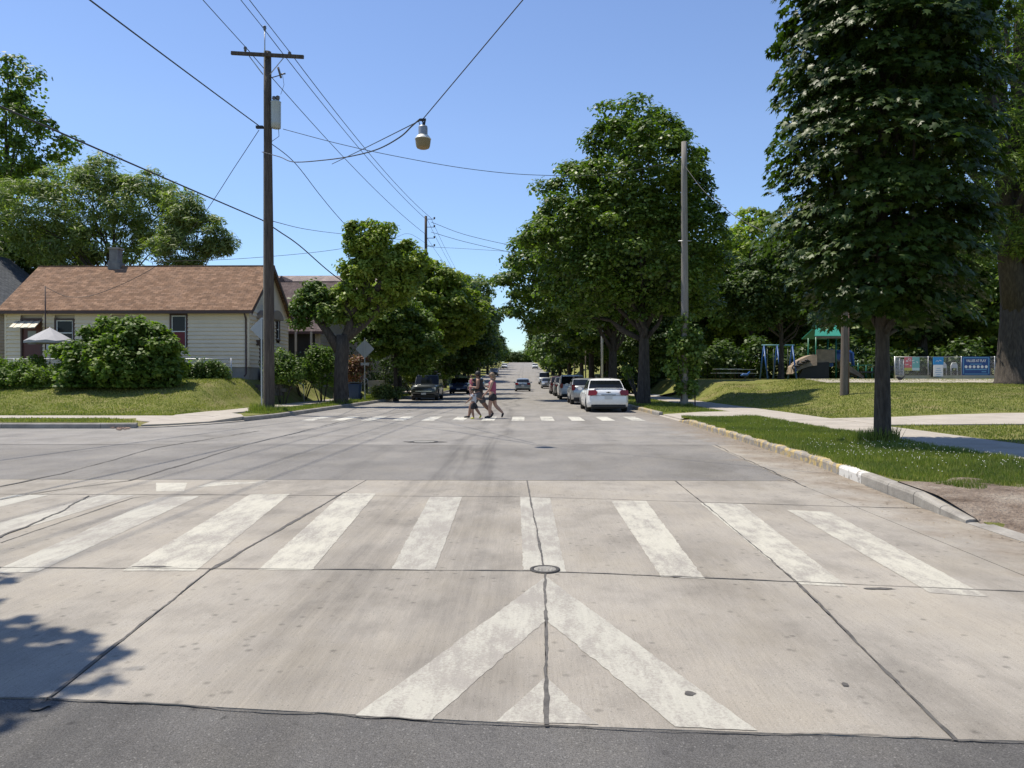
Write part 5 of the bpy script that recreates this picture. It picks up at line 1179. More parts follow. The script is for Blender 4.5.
# ---- signs on the left
def diamond(x, y, z, half, label, post=None, small=False):
    base = (x, y, zland(x, y)); o = empty('warning_sign', base, 0, label, 'sign'); h = z - base[2]; e = .035
    r = .06; pts = []
    for k in range(4):
        a = math.pi / 2 * k; c = Vector((math.cos(a), math.sin(a))) * (half - r * 1.2)
        for j in (-1, 0, 1): b = a + j * math.pi / 5; pts.append((c.x + r * math.cos(b), c.y + r * math.sin(b)))
    MB().slab([(px_, e, h + pz_) for px_, pz_ in pts], (0, .004, 0)).build('sign_plate', M_SIGNBK, o)
    if post: 
        MB().box((0, 0, post / 2), (.06, .035, post)).build('post', M_GALV, o)
    return o
sg = diamond(at(364.7, 349, 46).x, 46, at(364.7, 349, 46).z, .56, 'grey back of a diamond warning sign on its own post by the left kerb', post=at(364.7, 338, 46).z - .15)
q = at(364.5, 364, 46); MB().box((0, .04, q.z - sg.location.z), (.5, .004, .16), ).build('plaque', M_SIGNBK, sg)
sg2 = diamond(at(261.5, 328.6, 33.2).x, 33.2, at(262, 328.6, 33.2).z, .50, 'grey back of a diamond sign half hidden behind the utility pole', post=3.9)
# bin
bx = at(355, 390, 46.6); bo = empty('wheelie_bin', (bx.x, 46.6, zland(bx.x, 46.6) + .03), 0, 'dark blue wheeled rubbish bin left of the warning sign', 'bin')
M_BIN = plain('bin_blue', (.03, .06, .15), .5)
vs = [(-.27, -.33, 0), (.27, -.33, 0), (.27, .3, 0), (-.27, .3, 0), (-.33, -.4, .95), (.33, -.4, .95), (.33, .36, .95), (-.33, .36, .95)]
MB().add(vs, [(3, 2, 1, 0), (4, 5, 6, 7), (0, 1, 5, 4), (1, 2, 6, 5), (2, 3, 7, 6), (3, 0, 4, 7)]).box((0, -.42, .9), (.68, .05, .07)).build('body', M_BIN, bo)
MB().box((0, -.02, 1.0), (.72, .84, .06), 0, R(-4)).build('lid', plain('bin_lid', (.10, .11, .12), .6), bo)
for s in (-1, 1): MB().cyl((s * .28, .3, .12), (s * .34, .3, .12), .12, n=14).build('wheel', M_WIRE, bo)
tubes('handle', [(-.28, .4, .93), (-.28, .47, .97), (.28, .47, .97), (.28, .4, .93)], .02, M_BIN, bo)
# yellow blocks at kerb? small orange leaf scraps by the left corner
mb = MB()
for k in range(26):
    p = G(random.gauss(122, 4), random.gauss(429, 1)); r = random.uniform(.04, .09); mb.box((p[0], p[1], .03), (r, r, .03), random.uniform(0, 3))
tag(mb.build('paper_scraps', plain('scrap_tan', (.45, .30, .22), .9)), 'crumpled tan and pink scraps in the left gutter', 'litter', kind='stuff')

# ================================================================== VEHICLES
M_TYRE = plain('tyre', (.018, .018, .018), .85); M_RIM = plain('rim_alloy', (.45, .45, .46), .35, .8); M_CGL = plain('car_glass', (.008, .01, .012), .12, 0, .28, 0)
M_RED = plain('tail_light', (.22, .012, .012), .25, 0, .4, .3); M_LAMP = plain('head_light', (.55, .56, .58), .12, .2, .7, 1); M_BLACK = plain('black_plastic', (.02, .02, .022), .6); M_PLATE = plain('number_plate', (.6, .6, .58), .5)
M_CHR = plain('chrome', (.55, .55, .56), .18, 1)
def car(label, x, y, face, paint, kind='sedan', L_=4.9, W_=1.83, H=1.47, group=None, name=None, rack=False, wheel=.33, detail=True):
    """front is local +Y; face = +1 drives away from the camera, -1 towards it"""
    o = empty(name or 'parked_car', (x, y, hill(y)), 0 if face > 0 else math.pi, label, 'car', group)
    hl, hw = L_ / 2, W_ / 2; ya, yb = -hl + L_ * .20, hl - L_ * .19       # axles
    suv = kind != 'sedan'
    belt = .93 if not suv else 1.05
    if kind == 'sedan':
        top = [(-hl, .80), (-hl + .06, .95), (-hl + .20, 1.02), (-hl + .95, 1.04), (-hl + 1.0, 1.0), (0, .96), (hl - 1.25, .96), (hl - .55, .86), (hl - .12, .70), (hl, .60)]
    elif kind == 'boxy':
        top = [(-hl, .95), (-hl + .1, 1.06), (0, 1.08), (hl - 1.3, 1.08), (hl - .25, 1.04), (hl - .05, .95), (hl, .80)]
    else:
        top = [(-hl, .85), (-hl + .08, 1.04), (-hl + .3, 1.10), (0, 1.06), (hl - 1.2, 1.06), (hl - .5, .98), (hl - .1, .78), (hl, .62)]
    st = sorted(set([round(v, 3) for v in frange(-hl, hl, 34)] + [round(t[0], 3) for t in top]))
    if kind == 'sedan': rb, rt0, rt1, fb_ = -hl + .82, -hl + 1.45, hl - 2.25, hl - 1.35
    elif kind == 'boxy': rb, rt0, rt1, fb_ = -hl + .03, -hl + .2, hl - 2.0, hl - 1.5
    else: rb, rt0, rt1, fb_ = -hl + .12, -hl + .75, hl - 2.3, hl - 1.3
    base_z = .22 if not suv else .28
    mb = MB(); m = 12; ring = []
    for s in st:
        end = min(s + hl, hl - s); tw = hw * (1 - .16 * (1 - min(1, end / .55)) ** 2 - .02 * (1 - min(1, end / 1.6)))
        zt = lerp_tab(top, s); zb = base_z + (.10 * (1 - min(1, end / .35)))
        aw_ = 0
        for ax_ in (ya, yb):
            dd_ = abs(s - ax_)
            if dd_ < wheel + .07: aw_ = max(aw_, math.sqrt((wheel + .07) ** 2 - dd_ ** 2) + wheel)
        zs = max(zb, aw_)     # bottom edge of the side at the wheel arch
        sh = zb + (zt - zb) * .72
        zs = min(zs, sh - .06)
        half = [(tw * .80, zb), (tw * .97, zs + .0), (tw * 1.0, zs + .05 + (sh - zs) * .3), (tw * .995, sh - .03), (tw * .965, sh + (zt - sh) * .45), (tw * .86, zt - .01), (tw * .45, zt + .02)]
        ring.append([(a, s, z) for a, z in half] + [(-a, s, z) for a, z in reversed(half)])
    k = len(ring[0]); vs = [v for r in ring for v in r]; fs = []
    for i in range(len(ring) - 1):
        for j in range(k): a, b = i * k + j, i * k + (j + 1) % k; fs.append((a, a + k, b + k, b))
    fs.append(tuple(range(k))); fs.append(tuple(reversed([(len(ring) - 1) * k + j for j in range(k)])))
    mb.add(vs, fs); body = mb.build('body', paint, o, True)
    # greenhouse
    wb, wt = hw * .90, hw * (.70 if not suv else .78); zr_, zb_ = H - .04, belt - .02
    ringz = [(zb_, wb, rb, fb_), (zb_ + (zr_ - zb_) * .55, wb * .45 + wt * .55 + .02, rb + (rt0 - rb) * .5, fb_ + (rt1 - fb_) * .52), (zr_ - .03, wt + .02, rt0 - .03, rt1 + .04), (zr_, wt - .04, rt0 + .05, rt1 - .06), (H, wt * .55, rt0 + .35, rt1 - .35)]
    gm = MB(); vv = []
    for z, w, y0, y1 in ringz:
        bow = .08
        vv += [(-w, y0 + bow, z), (-w * .5, y0 + .01, z), (w * .5, y0 + .01, z), (w, y0 + bow, z), (w, (y0 + y1) / 2, z), (w, y1 - bow * 1.6, z), (w * .5, y1, z), (-w * .5, y1, z), (-w, y1 - bow * 1.6, z), (-w, (y0 + y1) / 2, z)]
    n = 10; ff = [(i * n + j, i * n + (j + 1) % n, (i + 1) * n + (j + 1) % n, (i + 1) * n + j) for i in range(len(ringz) - 1) for j in range(n)] + [tuple((len(ringz) - 1) * n + j for j in range(n))]
    gm.add(vv, ff).build('cabin', paint, o, False)
    def glass(nm, corners, off):
        P = [Vector(c) for c in corners]; nrm_ = (P[1] - P[0]).cross(P[-1] - P[0]).normalized()
        return MB().slab([p + nrm_ * off for p in P], nrm_ * .008).build(nm, M_CGL, o)
    def lev(t, key):     # interpolate cabin ring between belt (0) and roof (1)
        a, b, c = ringz[0], ringz[1], ringz[2]
        return tuple((a[i] + (b[i] - a[i]) * t / .55) if t < .55 else (b[i] + (c[i] - b[i]) * (t - .55) / .45) for i in range(4))
    lo_, hi_ = lev(.08, 0), lev(.93, 0); mi_ = lev(.55, 0)
    # rear and front glass as curved strips
    for nm, idx, sg_ in (('rear_window', 2, -1), ('windscreen', 3, 1)):
        g = MB(); pv = []; rowsn = 3
        for tt in (lo_, mi_, hi_):
            w = tt[1] * .96; yy = tt[idx]
            for f, dy in ((-1, .07 if sg_ < 0 else -.115), (-.5, 0), (.5, 0), (1, .07 if sg_ < 0 else -.115)): pv.append((w * f, yy + dy + sg_ * .012, tt[0] + .004))
        fs_ = []
        for i in range(2):
            for j in range(3): a = i * 4 + j; fs_.append((a, a + 1, a + 5, a + 4))
        g.add(pv, fs_); q = [(a, b + -sg_ * .02, c) for a, b, c in pv]; g.add(q, [tuple(reversed(f)) for f in fs_]); g.build(nm, M_CGL, o)
    Lg = lambda t: (lev(t, 0)); y_of = lambda tt, f: tt[2] + (tt[3] - tt[2]) * f
    for s in (-1, 1):
        for f0, f1, g0, g1 in ((.10, .50, .07, .49), (.53, .90, .52, .86)):
            a, b = lo_, hi_
            c = [(s * (a[1] + .004), y_of(a, f0), a[0]), (s * (a[1] + .004), y_of(a, f1), a[0]), (s * (b[1] + .006), y_of(b, g1), b[0]), (s * (b[1] + .006), y_of(b, g0), b[0])]
            c2_ = [(s * (mi_[1] + .012), y_of(mi_, (f1 + g1) / 2), mi_[0]), (s * (mi_[1] + .012), y_of(mi_, (f0 + g0) / 2), mi_[0])]
            g = MB().slab([c[0], c[1], c2_[0], c2_[1]], (s * .006, 0, 0)); g.slab([c2_[1], c2_[0], c[2], c[3]], (s * .006, 0, 0)); g.build('side_window', M_CGL, o)
    # wheels
    for ax_ in (ya, yb):
        for s in (-1, 1):
            xx = s * (hw - .13); wh = MB(); ww = .11
            prof = [(wheel * .62, -ww), (wheel * .93, -ww), (wheel, -ww * .7), (wheel, ww * .7), (wheel * .93, ww), (wheel * .62, ww)]
            w_o = MB(); n = 26; base = []
            for r, a in prof:
                for q in range(n): an = 2 * math.pi * q / n; w_o.v.append((xx + a, ax_ + r * math.cos(an), wheel + r * math.sin(an)))
            for i in range(len(prof)):
                for q in range(n):
                    i2 = (i + 1) % len(prof); w_o.f.append((i * n + q, i * n + (q + 1) % n, i2 * n + (q + 1) % n, i2 * n + q))
            wheel_o = w_o.build('wheel', M_TYRE, o, True)
            rm = MB(); rm.cyl((xx + s * .02, ax_, wheel), (xx + s * .06, ax_, wheel), wheel * .62, n=22)
            for q in range(5): an = 2 * math.pi * q / 5; rm.box((xx + s * .075, ax_ + wheel * .3 * math.cos(an), wheel + wheel * .3 * math.sin(an)), (.03, wheel * .56, .06), 0, an)
            rm.build('rim', M_RIM, wheel_o)
    # dark underside
    MB().bbox((-hw * .78, -hl + .25, .16), (hw * .78, hl - .25, .34)).build('underbody', M_BLACK, o)
    zt = top[0][1]
    # rear lights, bumper, plate
    if kind == 'sedan':
        for s in (-1, 1):
            p = [(s * hw * .93, -hl + .10, .74), (s * hw * .56, -hl - .008, .76), (s * hw * .50, -hl - .003, .90), (s * hw * .60, -hl + .06, .99), (s * hw * .90, -hl + .14, .97)]
            q = [(a * 1.02, b - .075, c) for a, b, c in p]; q2 = [(s * hw * 1.0, -hl + .42, .80), (s * hw * .985, -hl + .30, .96)]
            mb = MB().slab(q, (0, .09, 0)); mb.build('tail_light', M_RED, o)
            MB().slab([(s * hw * .62, hl - .0, .56), (s * hw * .92, hl - .12, .58), (s * hw * .90, hl - .2, .70), (s * hw * .60, hl - .06, .68)], (0, .03, 0)).build('head_light', M_LAMP, o)
        zp = .62; MB().box((0, -hl - .012, zp + .04), (.33, .02, .17)).build('number_plate', M_PLATE, o)
        MB().box((0, -hl - .002, zp + .15), (.62, .03, .025)).build('plate_light', M_BLACK, o)
    else:
        for s in (-1, 1):
            z0_, z1_ = (.80, 1.12) if kind == 'suv' else (.72, 1.0)
            mb = MB().box((s * hw * .84, -hl + .05, (z0_ + z1_) / 2), (hw * .22, .12, z1_ - z0_)); mb.build('tail_light', M_RED, o, bevel=.02)
            MB().box((s * hw * .74, hl - .06, .80 if kind == 'boxy' else .76), (.30, .1, .16)).build('head_light', M_LAMP, o, bevel=.02)
        MB().box((0, -hl - .015, .78), (.33, .02, .17)).build('number_plate', M_PLATE, o)
    zt = .40 if kind == 'sedan' else .46
    MB().box((0, -hl + .06, zt - .1), (W_ * .80, .12, .1)).build('rear_valance', M_BLACK, o); MB().box((0, hl - .06, zt - .08), (W_ * .78, .12, .12)).build('front_valance', M_BLACK, o)
    g = MB(); gw = .9 if kind != 'boxy' else 1.1
    for k_ in range(4): g.box((0, hl - .01 - .012 * k_, .56 + .075 * k_ + (.06 if suv else 0)), (gw, .03, .04))
    g.build('grille', M_BLACK if kind != 'boxy' else M_CHR, o)
    MB().box((0, hl + .01, .46), (.33, .02, .13)).build('number_plate', M_PLATE, o)
    for s in (-1, 1):
        MB().box((s * (hw + .06), fb_ - .28, belt + .06), (.2, .1, .14)).build('mirror', paint, o, bevel=.03)
        for f in (.28, .66): MB().box((s * (hw * .995), rb + (fb_ - rb) * f, belt - .10), (.035, .17, .03)).build('door_handle', paint if not suv else M_BLACK, o)
    if detail and kind == 'sedan':
        MB().prism([(-.09, -hl - .012), (.09, -hl - .012), (.09, -hl + .01), (-.09, -hl + .01)], .865, .895).box((0, -hl - .0, .88), (.05, .03, .055)).build('emblem', M_BLACK, o)
        for s in (-1, 1): MB().cyl((s * .52, -hl - .03, .27), (s * .52, -hl + .2, .27), .045, n=10).build('exhaust', M_BLACK, o)
        MB().box((0, -hl + .16, 1.045), (1.25, .12, .03)).build('spoiler', paint, o, bevel=.01); MB().box((0, -hl + .012, .735), (W_ * .84, .03, .012)).build('boot_seam', M_BLACK, o)
        MB().cyl((.25, -hl + 1.6, H), (.25, -hl + 1.75, H + .04), .02, n=6).build('antenna', M_BLACK, o)
    if suv:
        for s in (-1, 1): tubes('roof_rail', [(s * wt * .92, rt0 + .1, H + .0), (s * wt * .92, rt0 + .25, H + .06), (s * wt * .92, rt1 - .3, H + .06), (s * wt * .92, rt1 - .1, H + .0)], .018, M_BLACK if kind != 'boxy' else M_CHR, o)
    if rack:
        mb = MB()
        for yy in (rt0 + .4, rt1 - .4): mb.box((0, yy, H + .1), (W_ * .8, .06, .04))
        for s in (-.45, .45): mb.tube([(s, rt0 + .3, H + .17), (s, rt0 + .6, H + .22), (s, rt1 - .3, H + .2)], .05, 6)
        mb.build('roof_rack', M_BLACK, o)
    return o
def paint(name, c, rough=.25, metal=0): return plain(name, c, rough, metal, .5, .6)
PW = paint('paint_white', (.80, .80, .78)); PS = paint('paint_silver', (.36, .38, .40), .3, .5); PW2 = paint('paint_white_pearl', (.62, .62, .61)); PM = paint('paint_maroon', (.07, .02, .025)); PG_ = paint('paint_graphite', (.045, .055, .06), .3, .3); PB_ = paint('paint_blue', (.015, .035, .12)); PLB = paint('paint_light_blue', (.26, .32, .37), .3, .4); PGY = paint('paint_grey', (.20, .21, .22), .3, .4)
GR = 'cars parked along the right kerb'
car('white sedan with red tail lights parked nearest at the right kerb', 3.62, 33.4 + 2.5, 1, PW, 'sedan', 5.0, 1.86, 1.49, GR)
car('silver hatchback parked between the white sedan and the white off-roader', 3.45, 43.0 + 2.3, 1, PS, 'suv', 4.4, 1.78, 1.50, GR)
car('white off-roader with a dark rear window parked third at the right kerb', 3.3, 53 + 2.3, 1, PW2, 'suv', 4.7, 1.88, 1.72, GR)
car('black car parked beyond the white off-roader', 3.3, 62.5 + 2.3, 1, PG_, 'suv', 4.5, 1.82, 1.62, GR)
car('dark maroon off-roader parked beyond the black car', 3.25, 71 + 2.3, 1, PM, 'suv', 4.6, 1.85, 1.68, GR)
car('grey car parked facing the viewer far up the right kerb', 3.1, 106, -1, PGY, 'sedan', 4.7, 1.8, 1.45, GR, detail=False)
car('small white van parked far up the right kerb before the hill', 3.1, 124, -1, PW2, 'boxy', 4.7, 1.9, 1.95, GR, detail=False)
car('white car at the top of the hill on the right side', 3.1, 235, -1, PW, 'suv', 4.6, 1.85, 1.6, GR, detail=False)
car('light blue grey sedan driving away in the middle of the street', -.25, 88, 1, PLB, 'sedan', 4.7, 1.8, 1.45, None, 'driving_car')
GL = 'cars parked along the left kerb'
car('dark graphite boxy off-roader with a roof rack parked facing the viewer on the left', -6.75, 51 + 2.3, -1, PG_, 'boxy', 4.5, 1.84, 1.76, GL, rack=True, wheel=.37)
car('dark blue car parked behind the boxy off-roader on the left', -6.3, 72.5 + 2.3, -1, PB_, 'suv', 4.6, 1.85, 1.55, GL)
car('silver blue car parked beside the walking woman, far on the left', -6.2, 101, -1, PLB, 'sedan', 4.6, 1.8, 1.45, GL, detail=False)
car('dark car parked far up the left kerb', -6.4, 158, -1, PG_, 'suv', 4.6, 1.85, 1.6, GL, detail=False)
car('white car parked at the top of the left kerb', -6.4, 240, -1, PW, 'suv', 4.6, 1.85, 1.6, GL, detail=False)

# ================================================================== PLAYGROUND AND PARK
PYY = 56.0
def U(px, py, Y=PYY, o=None): return Vector(at(px, py, Y)) - (o or Vector((0, 0, 0)))
gz = zland(19, PYY)
# blue swings
so_ = Vector((at(770, 380, PYY).x, PYY, gz)); sw = empty('swing_set', so_, 0, 'blue metal swing frame in the playground', 'swing')
M_BLUE = plain('play_blue', (.02, .09, .30), .4); M_GREEN = plain('play_green', (.01, .13, .08), .4); M_GROOF = plain('roof_green', (.03, .24, .17), .45); M_TAN = M('play_tan', [(.20, .155, .115), (.36, .28, .20)], 3, .8, .6, 8); M_TEAL = plain('play_teal', (.12, .32, .36), .5)
hh = 2.45
for (xa) in (-.45, .5, 1.6):
    for s in (-1, 1): tubes('leg', [(xa, s * .9, 0), (xa, 0, hh)], .055, M_BLUE, sw, 10)
tubes('top_bar', [(-.6, 0, hh), (1.75, 0, hh)], .05, M_TEAL, sw, 10)
for xa in (0.02, 1.05):
    for s in (-.22, .22): tubes('chain', [(xa + s, 0, hh), (xa + s, 0, .55)], .012, M_GALV, sw, 4)
    MB().box((xa, 0, .52), (.46, .2, .04)).build('swing_seat', M_BLACK, sw)
sp = empty('spring_rider', (at(745, 380, 55).x, 55, gz), 0, 'low dark blue spring rider left of the swings', 'spring rider'); sp.scale = (.7, .7, .7)
MB().lathe([(.12, 0), (.12, .3)], n=10).build('spring', M_BLACK, sp); MB().tube([(-.45, 0, .35), (-.2, 0, .45), (.2, 0, .42), (.5, 0, .75)], [.06, .14, .14, .08], 8).build('body', M_BLUE, sp, True)
# play tower with climber and slide
T0 = Vector((at(829, 382, PYY).x, PYY, gz)); pt = empty('play_tower', T0, 0, 'play tower with a green gabled roof, rock climber and slide', 'playground')
u = lambda px, py, Y=PYY: tuple(Vector(at(px, py, Y)) - T0)
ra, rb2 = u(816, 338), u(836, 338)
x0, x1 = ra[0], rb2[0]; ze_, zr2 = u(816, 337)[2], u(826, 325)[2]
for xx in (x0, x1):
    for yy in (0, 1.5): tubes('post', [(xx, yy, 0), (xx, yy, ze_)], .055, M_GREEN, pt, 8)
MB().slab([(x0 - .15, -.25, ze_), (x0 - .15, 1.75, ze_), (x0 + .55, 1.75, zr2), (x0 + .55, -.25, zr2)], (0, 0, .06)).build('roof', M_GROOF, pt) if False else None
xm = (x0 + x1) / 2 + .15
# ridge runs across so the sloping face looks at the viewer
MB().slab([(x0 - .3, -.55, ze_), (x1 + .15, -.55, ze_), (x1 + .15 + .15, .75, zr2), (x0 + .25, .75, zr2)], (0, 0, .06)).build('roof', M_GROOF, pt)
MB().slab([(x0 - .3, 2.05, ze_), (x1 + .15, 2.05, ze_), (x1 + .3, .75, zr2), (x0 + .25, .75, zr2)], (0, 0, -.06)).build('roof', M_GROOF, pt)
MB().slab([(x1 + .1, -.5, ze_), (x1 + .1, 2.0, ze_), (x1 + .2, .75, zr2 - .05)], (.05, 0, 0)).build('gable', M_GREEN, pt)
MB().box(((x0 + x1) / 2, -.56, ze_ - .06), (x1 - x0 + .4, .06, .14)).build('fascia', M_TAN, pt)
MB().box(((x0 + x1) / 2, .75, u(0, 362)[2]), (x1 - x0 + .1, 1.6, .1)).build('deck', M_BLACK, pt)
zz0, zz1 = u(0, 363)[2], u(0, 350)[2]
MB().box(((x0 + x1) / 2 - .05, -.06, (zz0 + zz1) / 2), (x1 - x0 - .1, .07, zz1 - zz0)).build('panel', M_TAN, pt, bevel=.02)
for k, (pxx, w) in enumerate(((831, .4), (835.5, .25))): MB().box((u(pxx, 0)[0], .9, u(0, 358)[2]), (w, .8, 1.3)).build('side_panel', [M_GREEN, M_BLUE][k], pt)
# rock climber: a curved tan wall with holds, rising from lower left
cl = MB(); N_ = 14; P_ = []
for i in range(N_ + 1):
    t = i / N_; pxx = 792 + (817 - 792) * t; zt_ = 367 - 12.5 * math.sin(t * math.pi / 2) ** .8; zl_ = 374 - 8.5 * math.sin(t * math.pi / 2)
    a = u(pxx, zt_, PYY - .3); b = u(pxx, zl_, PYY - .6); P_.append((a, b))
for i in range(N_):
    (a, b), (c, d) = P_[i], P_[i + 1]
    cl.add([a, b, d, c, (a[0], a[1] + .9, a[2]), (b[0], b[1] + 1.2, b[2]), (d[0], d[1] + 1.2, d[2]), (c[0], c[1] + .9, c[2])], [(0, 1, 2, 3), (4, 7, 6, 5), (0, 3, 7, 4), (1, 5, 6, 2), (0, 4, 5, 1), (3, 2, 6, 7)])
cl.build('rock_climber', M_TAN, pt)
hb = MB(); rr_ = random.Random(4)
for i in range(9):
    a, b = P_[1 + i]; m = [(a[k] + b[k]) / 2 for k in range(3)]; hb.lathe([(.13, -.02), (.16, .06), (.02, .13)], (m[0], m[1] - .1, m[2] - .02 + .1 * (i % 2)), 7)
hb.build('climbing_hold', M_BLACK, pt)
MB().slab([u(797, 380, PYY - .2), u(829, 380, PYY - .2), u(829, 362, PYY - .2), u(817, 363, PYY - .2), u(803, 369, PYY - .2)], (0, .5, 0)).build('climber_base', M_BLACK, pt)
# slide with side walls on the right
s0_, s1_ = u(838, 362, PYY + .6), u(862, 378, PYY + .2)
for dy in (-.35, .35): MB().slab([(s0_[0], s0_[1] + dy, s0_[2] + .3), (s0_[0], s0_[1] + dy, s0_[2] - .35), (s1_[0], s1_[1] + dy, s1_[2] - .1), (s1_[0], s1_[1] + dy, s1_[2] + .12), ((s0_[0] + s1_[0]) / 2, s0_[1] + dy, (s0_[2] + s1_[2]) / 2 + .25)], (0, .05, 0)).build('slide_wall', M_TAN, pt)
MB().slab([(s0_[0], s0_[1] - .35, s0_[2]), (s0_[0], s0_[1] + .35, s0_[2]), (s1_[0], s1_[1] + .35, s1_[2]), (s1_[0], s1_[1] - .35, s1_[2])], (0, 0, .05)).build('slide_bed', M_TAN, pt)
MB().tube([u(836, 352, 56.8), u(846, 351, 56.8), u(852, 353, 56.8), u(853, 366, 56.8)], .13, 10).build('tube_arch', M_BLUE, pt, True)
MB().box(u(843, 356, 57.4), (1.2, .1, .9)).build('blue_panel', M_BLUE, pt)
for pxx in (858, 866, 872): tubes('post', [u(pxx, 380), u(pxx, 363 + (pxx - 858) * .3)], .05, M_GREEN, pt, 8)
tubes('guard_rail', [u(846, 366), u(872, 365)], .03, M_GREEN, pt)
MB().box(u(868, 372), (1.2, .8, .1)).build('step_deck', M_BLACK, pt)
# picnic tables
def picnic(px, Y, label, group=None):
    o = empty('picnic_table', (at(px, 380, Y).x, Y, zland(at(px, 380, Y).x, Y)), .1, label, 'picnic table', group)
    for k in range(4): MB().box((0, -.3 + k * .2, .74), (1.9, .18, .04)).build('table_plank', M_GALV, o)
    for s in (-1, 1):
        MB().box((0, s * .72, .44), (1.9, .24, .04)).build('bench', M_GALV, o)
        tubes('frame', [(s * .7, -.75, .42), (s * .7, .75, .42)], .025, M_BLACK, o); tubes('frame', [(s * .7, -.55, 0), (s * .7, -.2, .72), (s * .7, .2, .72), (s * .7, .55, 0)], .03, M_BLACK, o)
    return o
picnic(727, 57, 'metal picnic table left of the other one on the park lawn'); picnic(742, 60, 'metal picnic table nearer the blue swings')
bn = empty('park_bench', (at(887, 380, 50).x, 50, zland(23, 50)), 0, 'dark park bench between the play tower and the fence', 'bench')
for s in (-.6, .6): tubes('leg', [(s, 0, 0), (s, 0, .45), (s, .25, .9)], .03, M_BLACK, bn)
for k in range(3): MB().box((0, -.12 + k * .14, .46), (1.5, .12, .04)).build('slat', M_BLACK, bn)
for k in range(2): MB().box((0, .22 + k * .05, .62 + k * .18), (1.5, .03, .13)).build('back_slat', M_BLACK, bn)

# fence on its low wall, with banners
FY = 46.5; fx0 = at(895, 370, FY).x; fx1 = 34.0; fz = zland(25, FY)
lw = empty('low_wall', ((fx0 + fx1) / 2, FY, fz), 0, 'low pale concrete wall under the chain-link fence', 'wall')
nseg = 6
for k in range(nseg): wd = (fx1 - fx0) / nseg; MB().box((-(fx1 - fx0) / 2 + wd * (k + .5), 0, .09), (wd - .02, .3, .3)).build('wall_block', M('wall_pale', [(.42, .38, .30), (.52, .48, .40)], 3, .85, .3, 30), lw)
top_z = at(930, 357, FY).z; fzb = fz + .25
fo = chain('chain_link_fence', 'grey chain-link fence of the fenced court with banners hung on it', (fx0, FY), (fx1, FY), top_z - fzb, 6, mesh=.12, wire=.0045, base=.25, z0=fz)
chain('chain_link_fence', 'side run of the chain-link fence going back from its left corner', (fx0, FY + .05), (fx0 + 4.9, FY + 9), top_z - fzb, 2, mesh=.4, wire=.004, base=.25, z0=fz)
tag(MB().add([(fx0 + .2, FY + .3, fz + .01), (36, FY + .3, fz + .01), (40, FY + 16, fz + .01), (fx0 + 2, FY + 16, fz + .01)], [(0, 1, 2, 3)]).build('court_floor', M('court', [(.10, .10, .10), (.16, .155, .15)], 2, .9)), kind='structure')
font_cache = []
def text(parent, s, loc, size, mat, rx=math.pi / 2, name='lettering', width=None):
    cu = bpy.data.curves.new(name, 'FONT'); cu.body = s; cu.size = size; cu.align_x = 'CENTER'; cu.align_y = 'CENTER'; cu.extrude = .002; cu.offset = size * .018
    ob = bpy.data.objects.new(name, cu); COL.objects.link(ob); bpy.context.view_layer.update()
    dg = bpy.context.evaluated_depsgraph_get(); me = bpy.data.meshes.new_from_object(ob.evaluated_get(dg)); bpy.data.objects.remove(ob)
    me.materials.clear(); o = link(name, me, mat, parent); o.location = loc; o.rotation_euler = (rx, 0, 0)
    if width: 
        w = max(v.co.x for v in me.vertices) - min(v.co.x for v in me.vertices); o.scale = (width / w, 1, 1)
    return o
M_BB = plain('banner_blue', (.01, .06, .24), .5); M_LB = plain('banner_light_blue', (.12, .32, .55), .5); M_WT = plain('print_white', (.8, .8, .8), .5)
b0_, b1_ = at(962, 375.5, FY - .1), at(990, 356.5, FY - .1); bc = (b0_ + b1_) / 2; bw, bh = b1_.x - b0_.x, b1_.z - b0_.z
bo_ = empty('blue_banner', bc, 0, 'blue banner reading VALUES AT PLAY with six white icons on the fence', 'banner')
MB().box((0, 0, 0), (bw, .02, bh)).build('cloth', M_BB, bo_)
mb = MB(); e = .05
for (cx_, cz_, w, h) in ((0, bh / 2 - .07, bw - .14, e), (0, -bh / 2 + .09, bw - .3, e), (-bw / 2 + .08, .0, e, bh - .2), (bw / 2 - .08, 0, e, bh - .2)): mb.box((cx_, -.013, cz_), (w, .006, h))
mb.build('border', M_LB, bo_)
text(bo_, 'VALUES AT PLAY', (0, -.014, bh * .27), .22, M_WT, width=bw * .72)
mb = MB().box((0, -.013, bh * .10), (bw * .42, .006, .05)); mb.box((0, -.013, -bh * .18), (bw * .76, .006, .06)); mb.box((bw * .28, -.013, -bh * .30), (bw * .16, .006, .06)); mb.build('print', M_LB, bo_)
for k in range(6): 
    c = (-bw * .36 + k * bw * .144, -.012, -bh * .04); n = 12; MB().slab([(c[0] + .085 * math.cos(2 * math.pi * q / n), c[1], c[2] + .09 * math.sin(2 * math.pi * q / n)) for q in range(n)], (0, -.006, 0)).build('icon', M_WT, bo_)
b0_, b1_ = at(904.5, 370.5, FY - .1), at(919.5, 357, FY - .1); bc = (b0_ + b1_) / 2; bw, bh = b1_.x - b0_.x, b1_.z - b0_.z
po = empty('colourful_banner', bc, 0, 'pink, teal and yellow poster tied to the left part of the fence', 'banner')
MB().box((-bw * .25, 0, bh * .1), (bw * .498, .02, bh * .8)).build('pink_field', plain('print_pink', (.62, .17, .20), .6), po)
MB().box((bw * .25, 0, bh * .1), (bw * .5, .021, bh * .8)).build('teal_field', plain('print_teal', (.20, .48, .48), .6), po)
MB().box((-bw * .25, 0, -bh * .4), (bw * .5, .02, bh * .2)).build('yellow_field', plain('print_yellow', (.55, .5, .14), .6), po)
MB().box((bw * .25, 0, -bh * .4), (bw * .5, .02, bh * .2)).build('pale_field', plain('print_pale', (.55, .7, .75), .6), po)
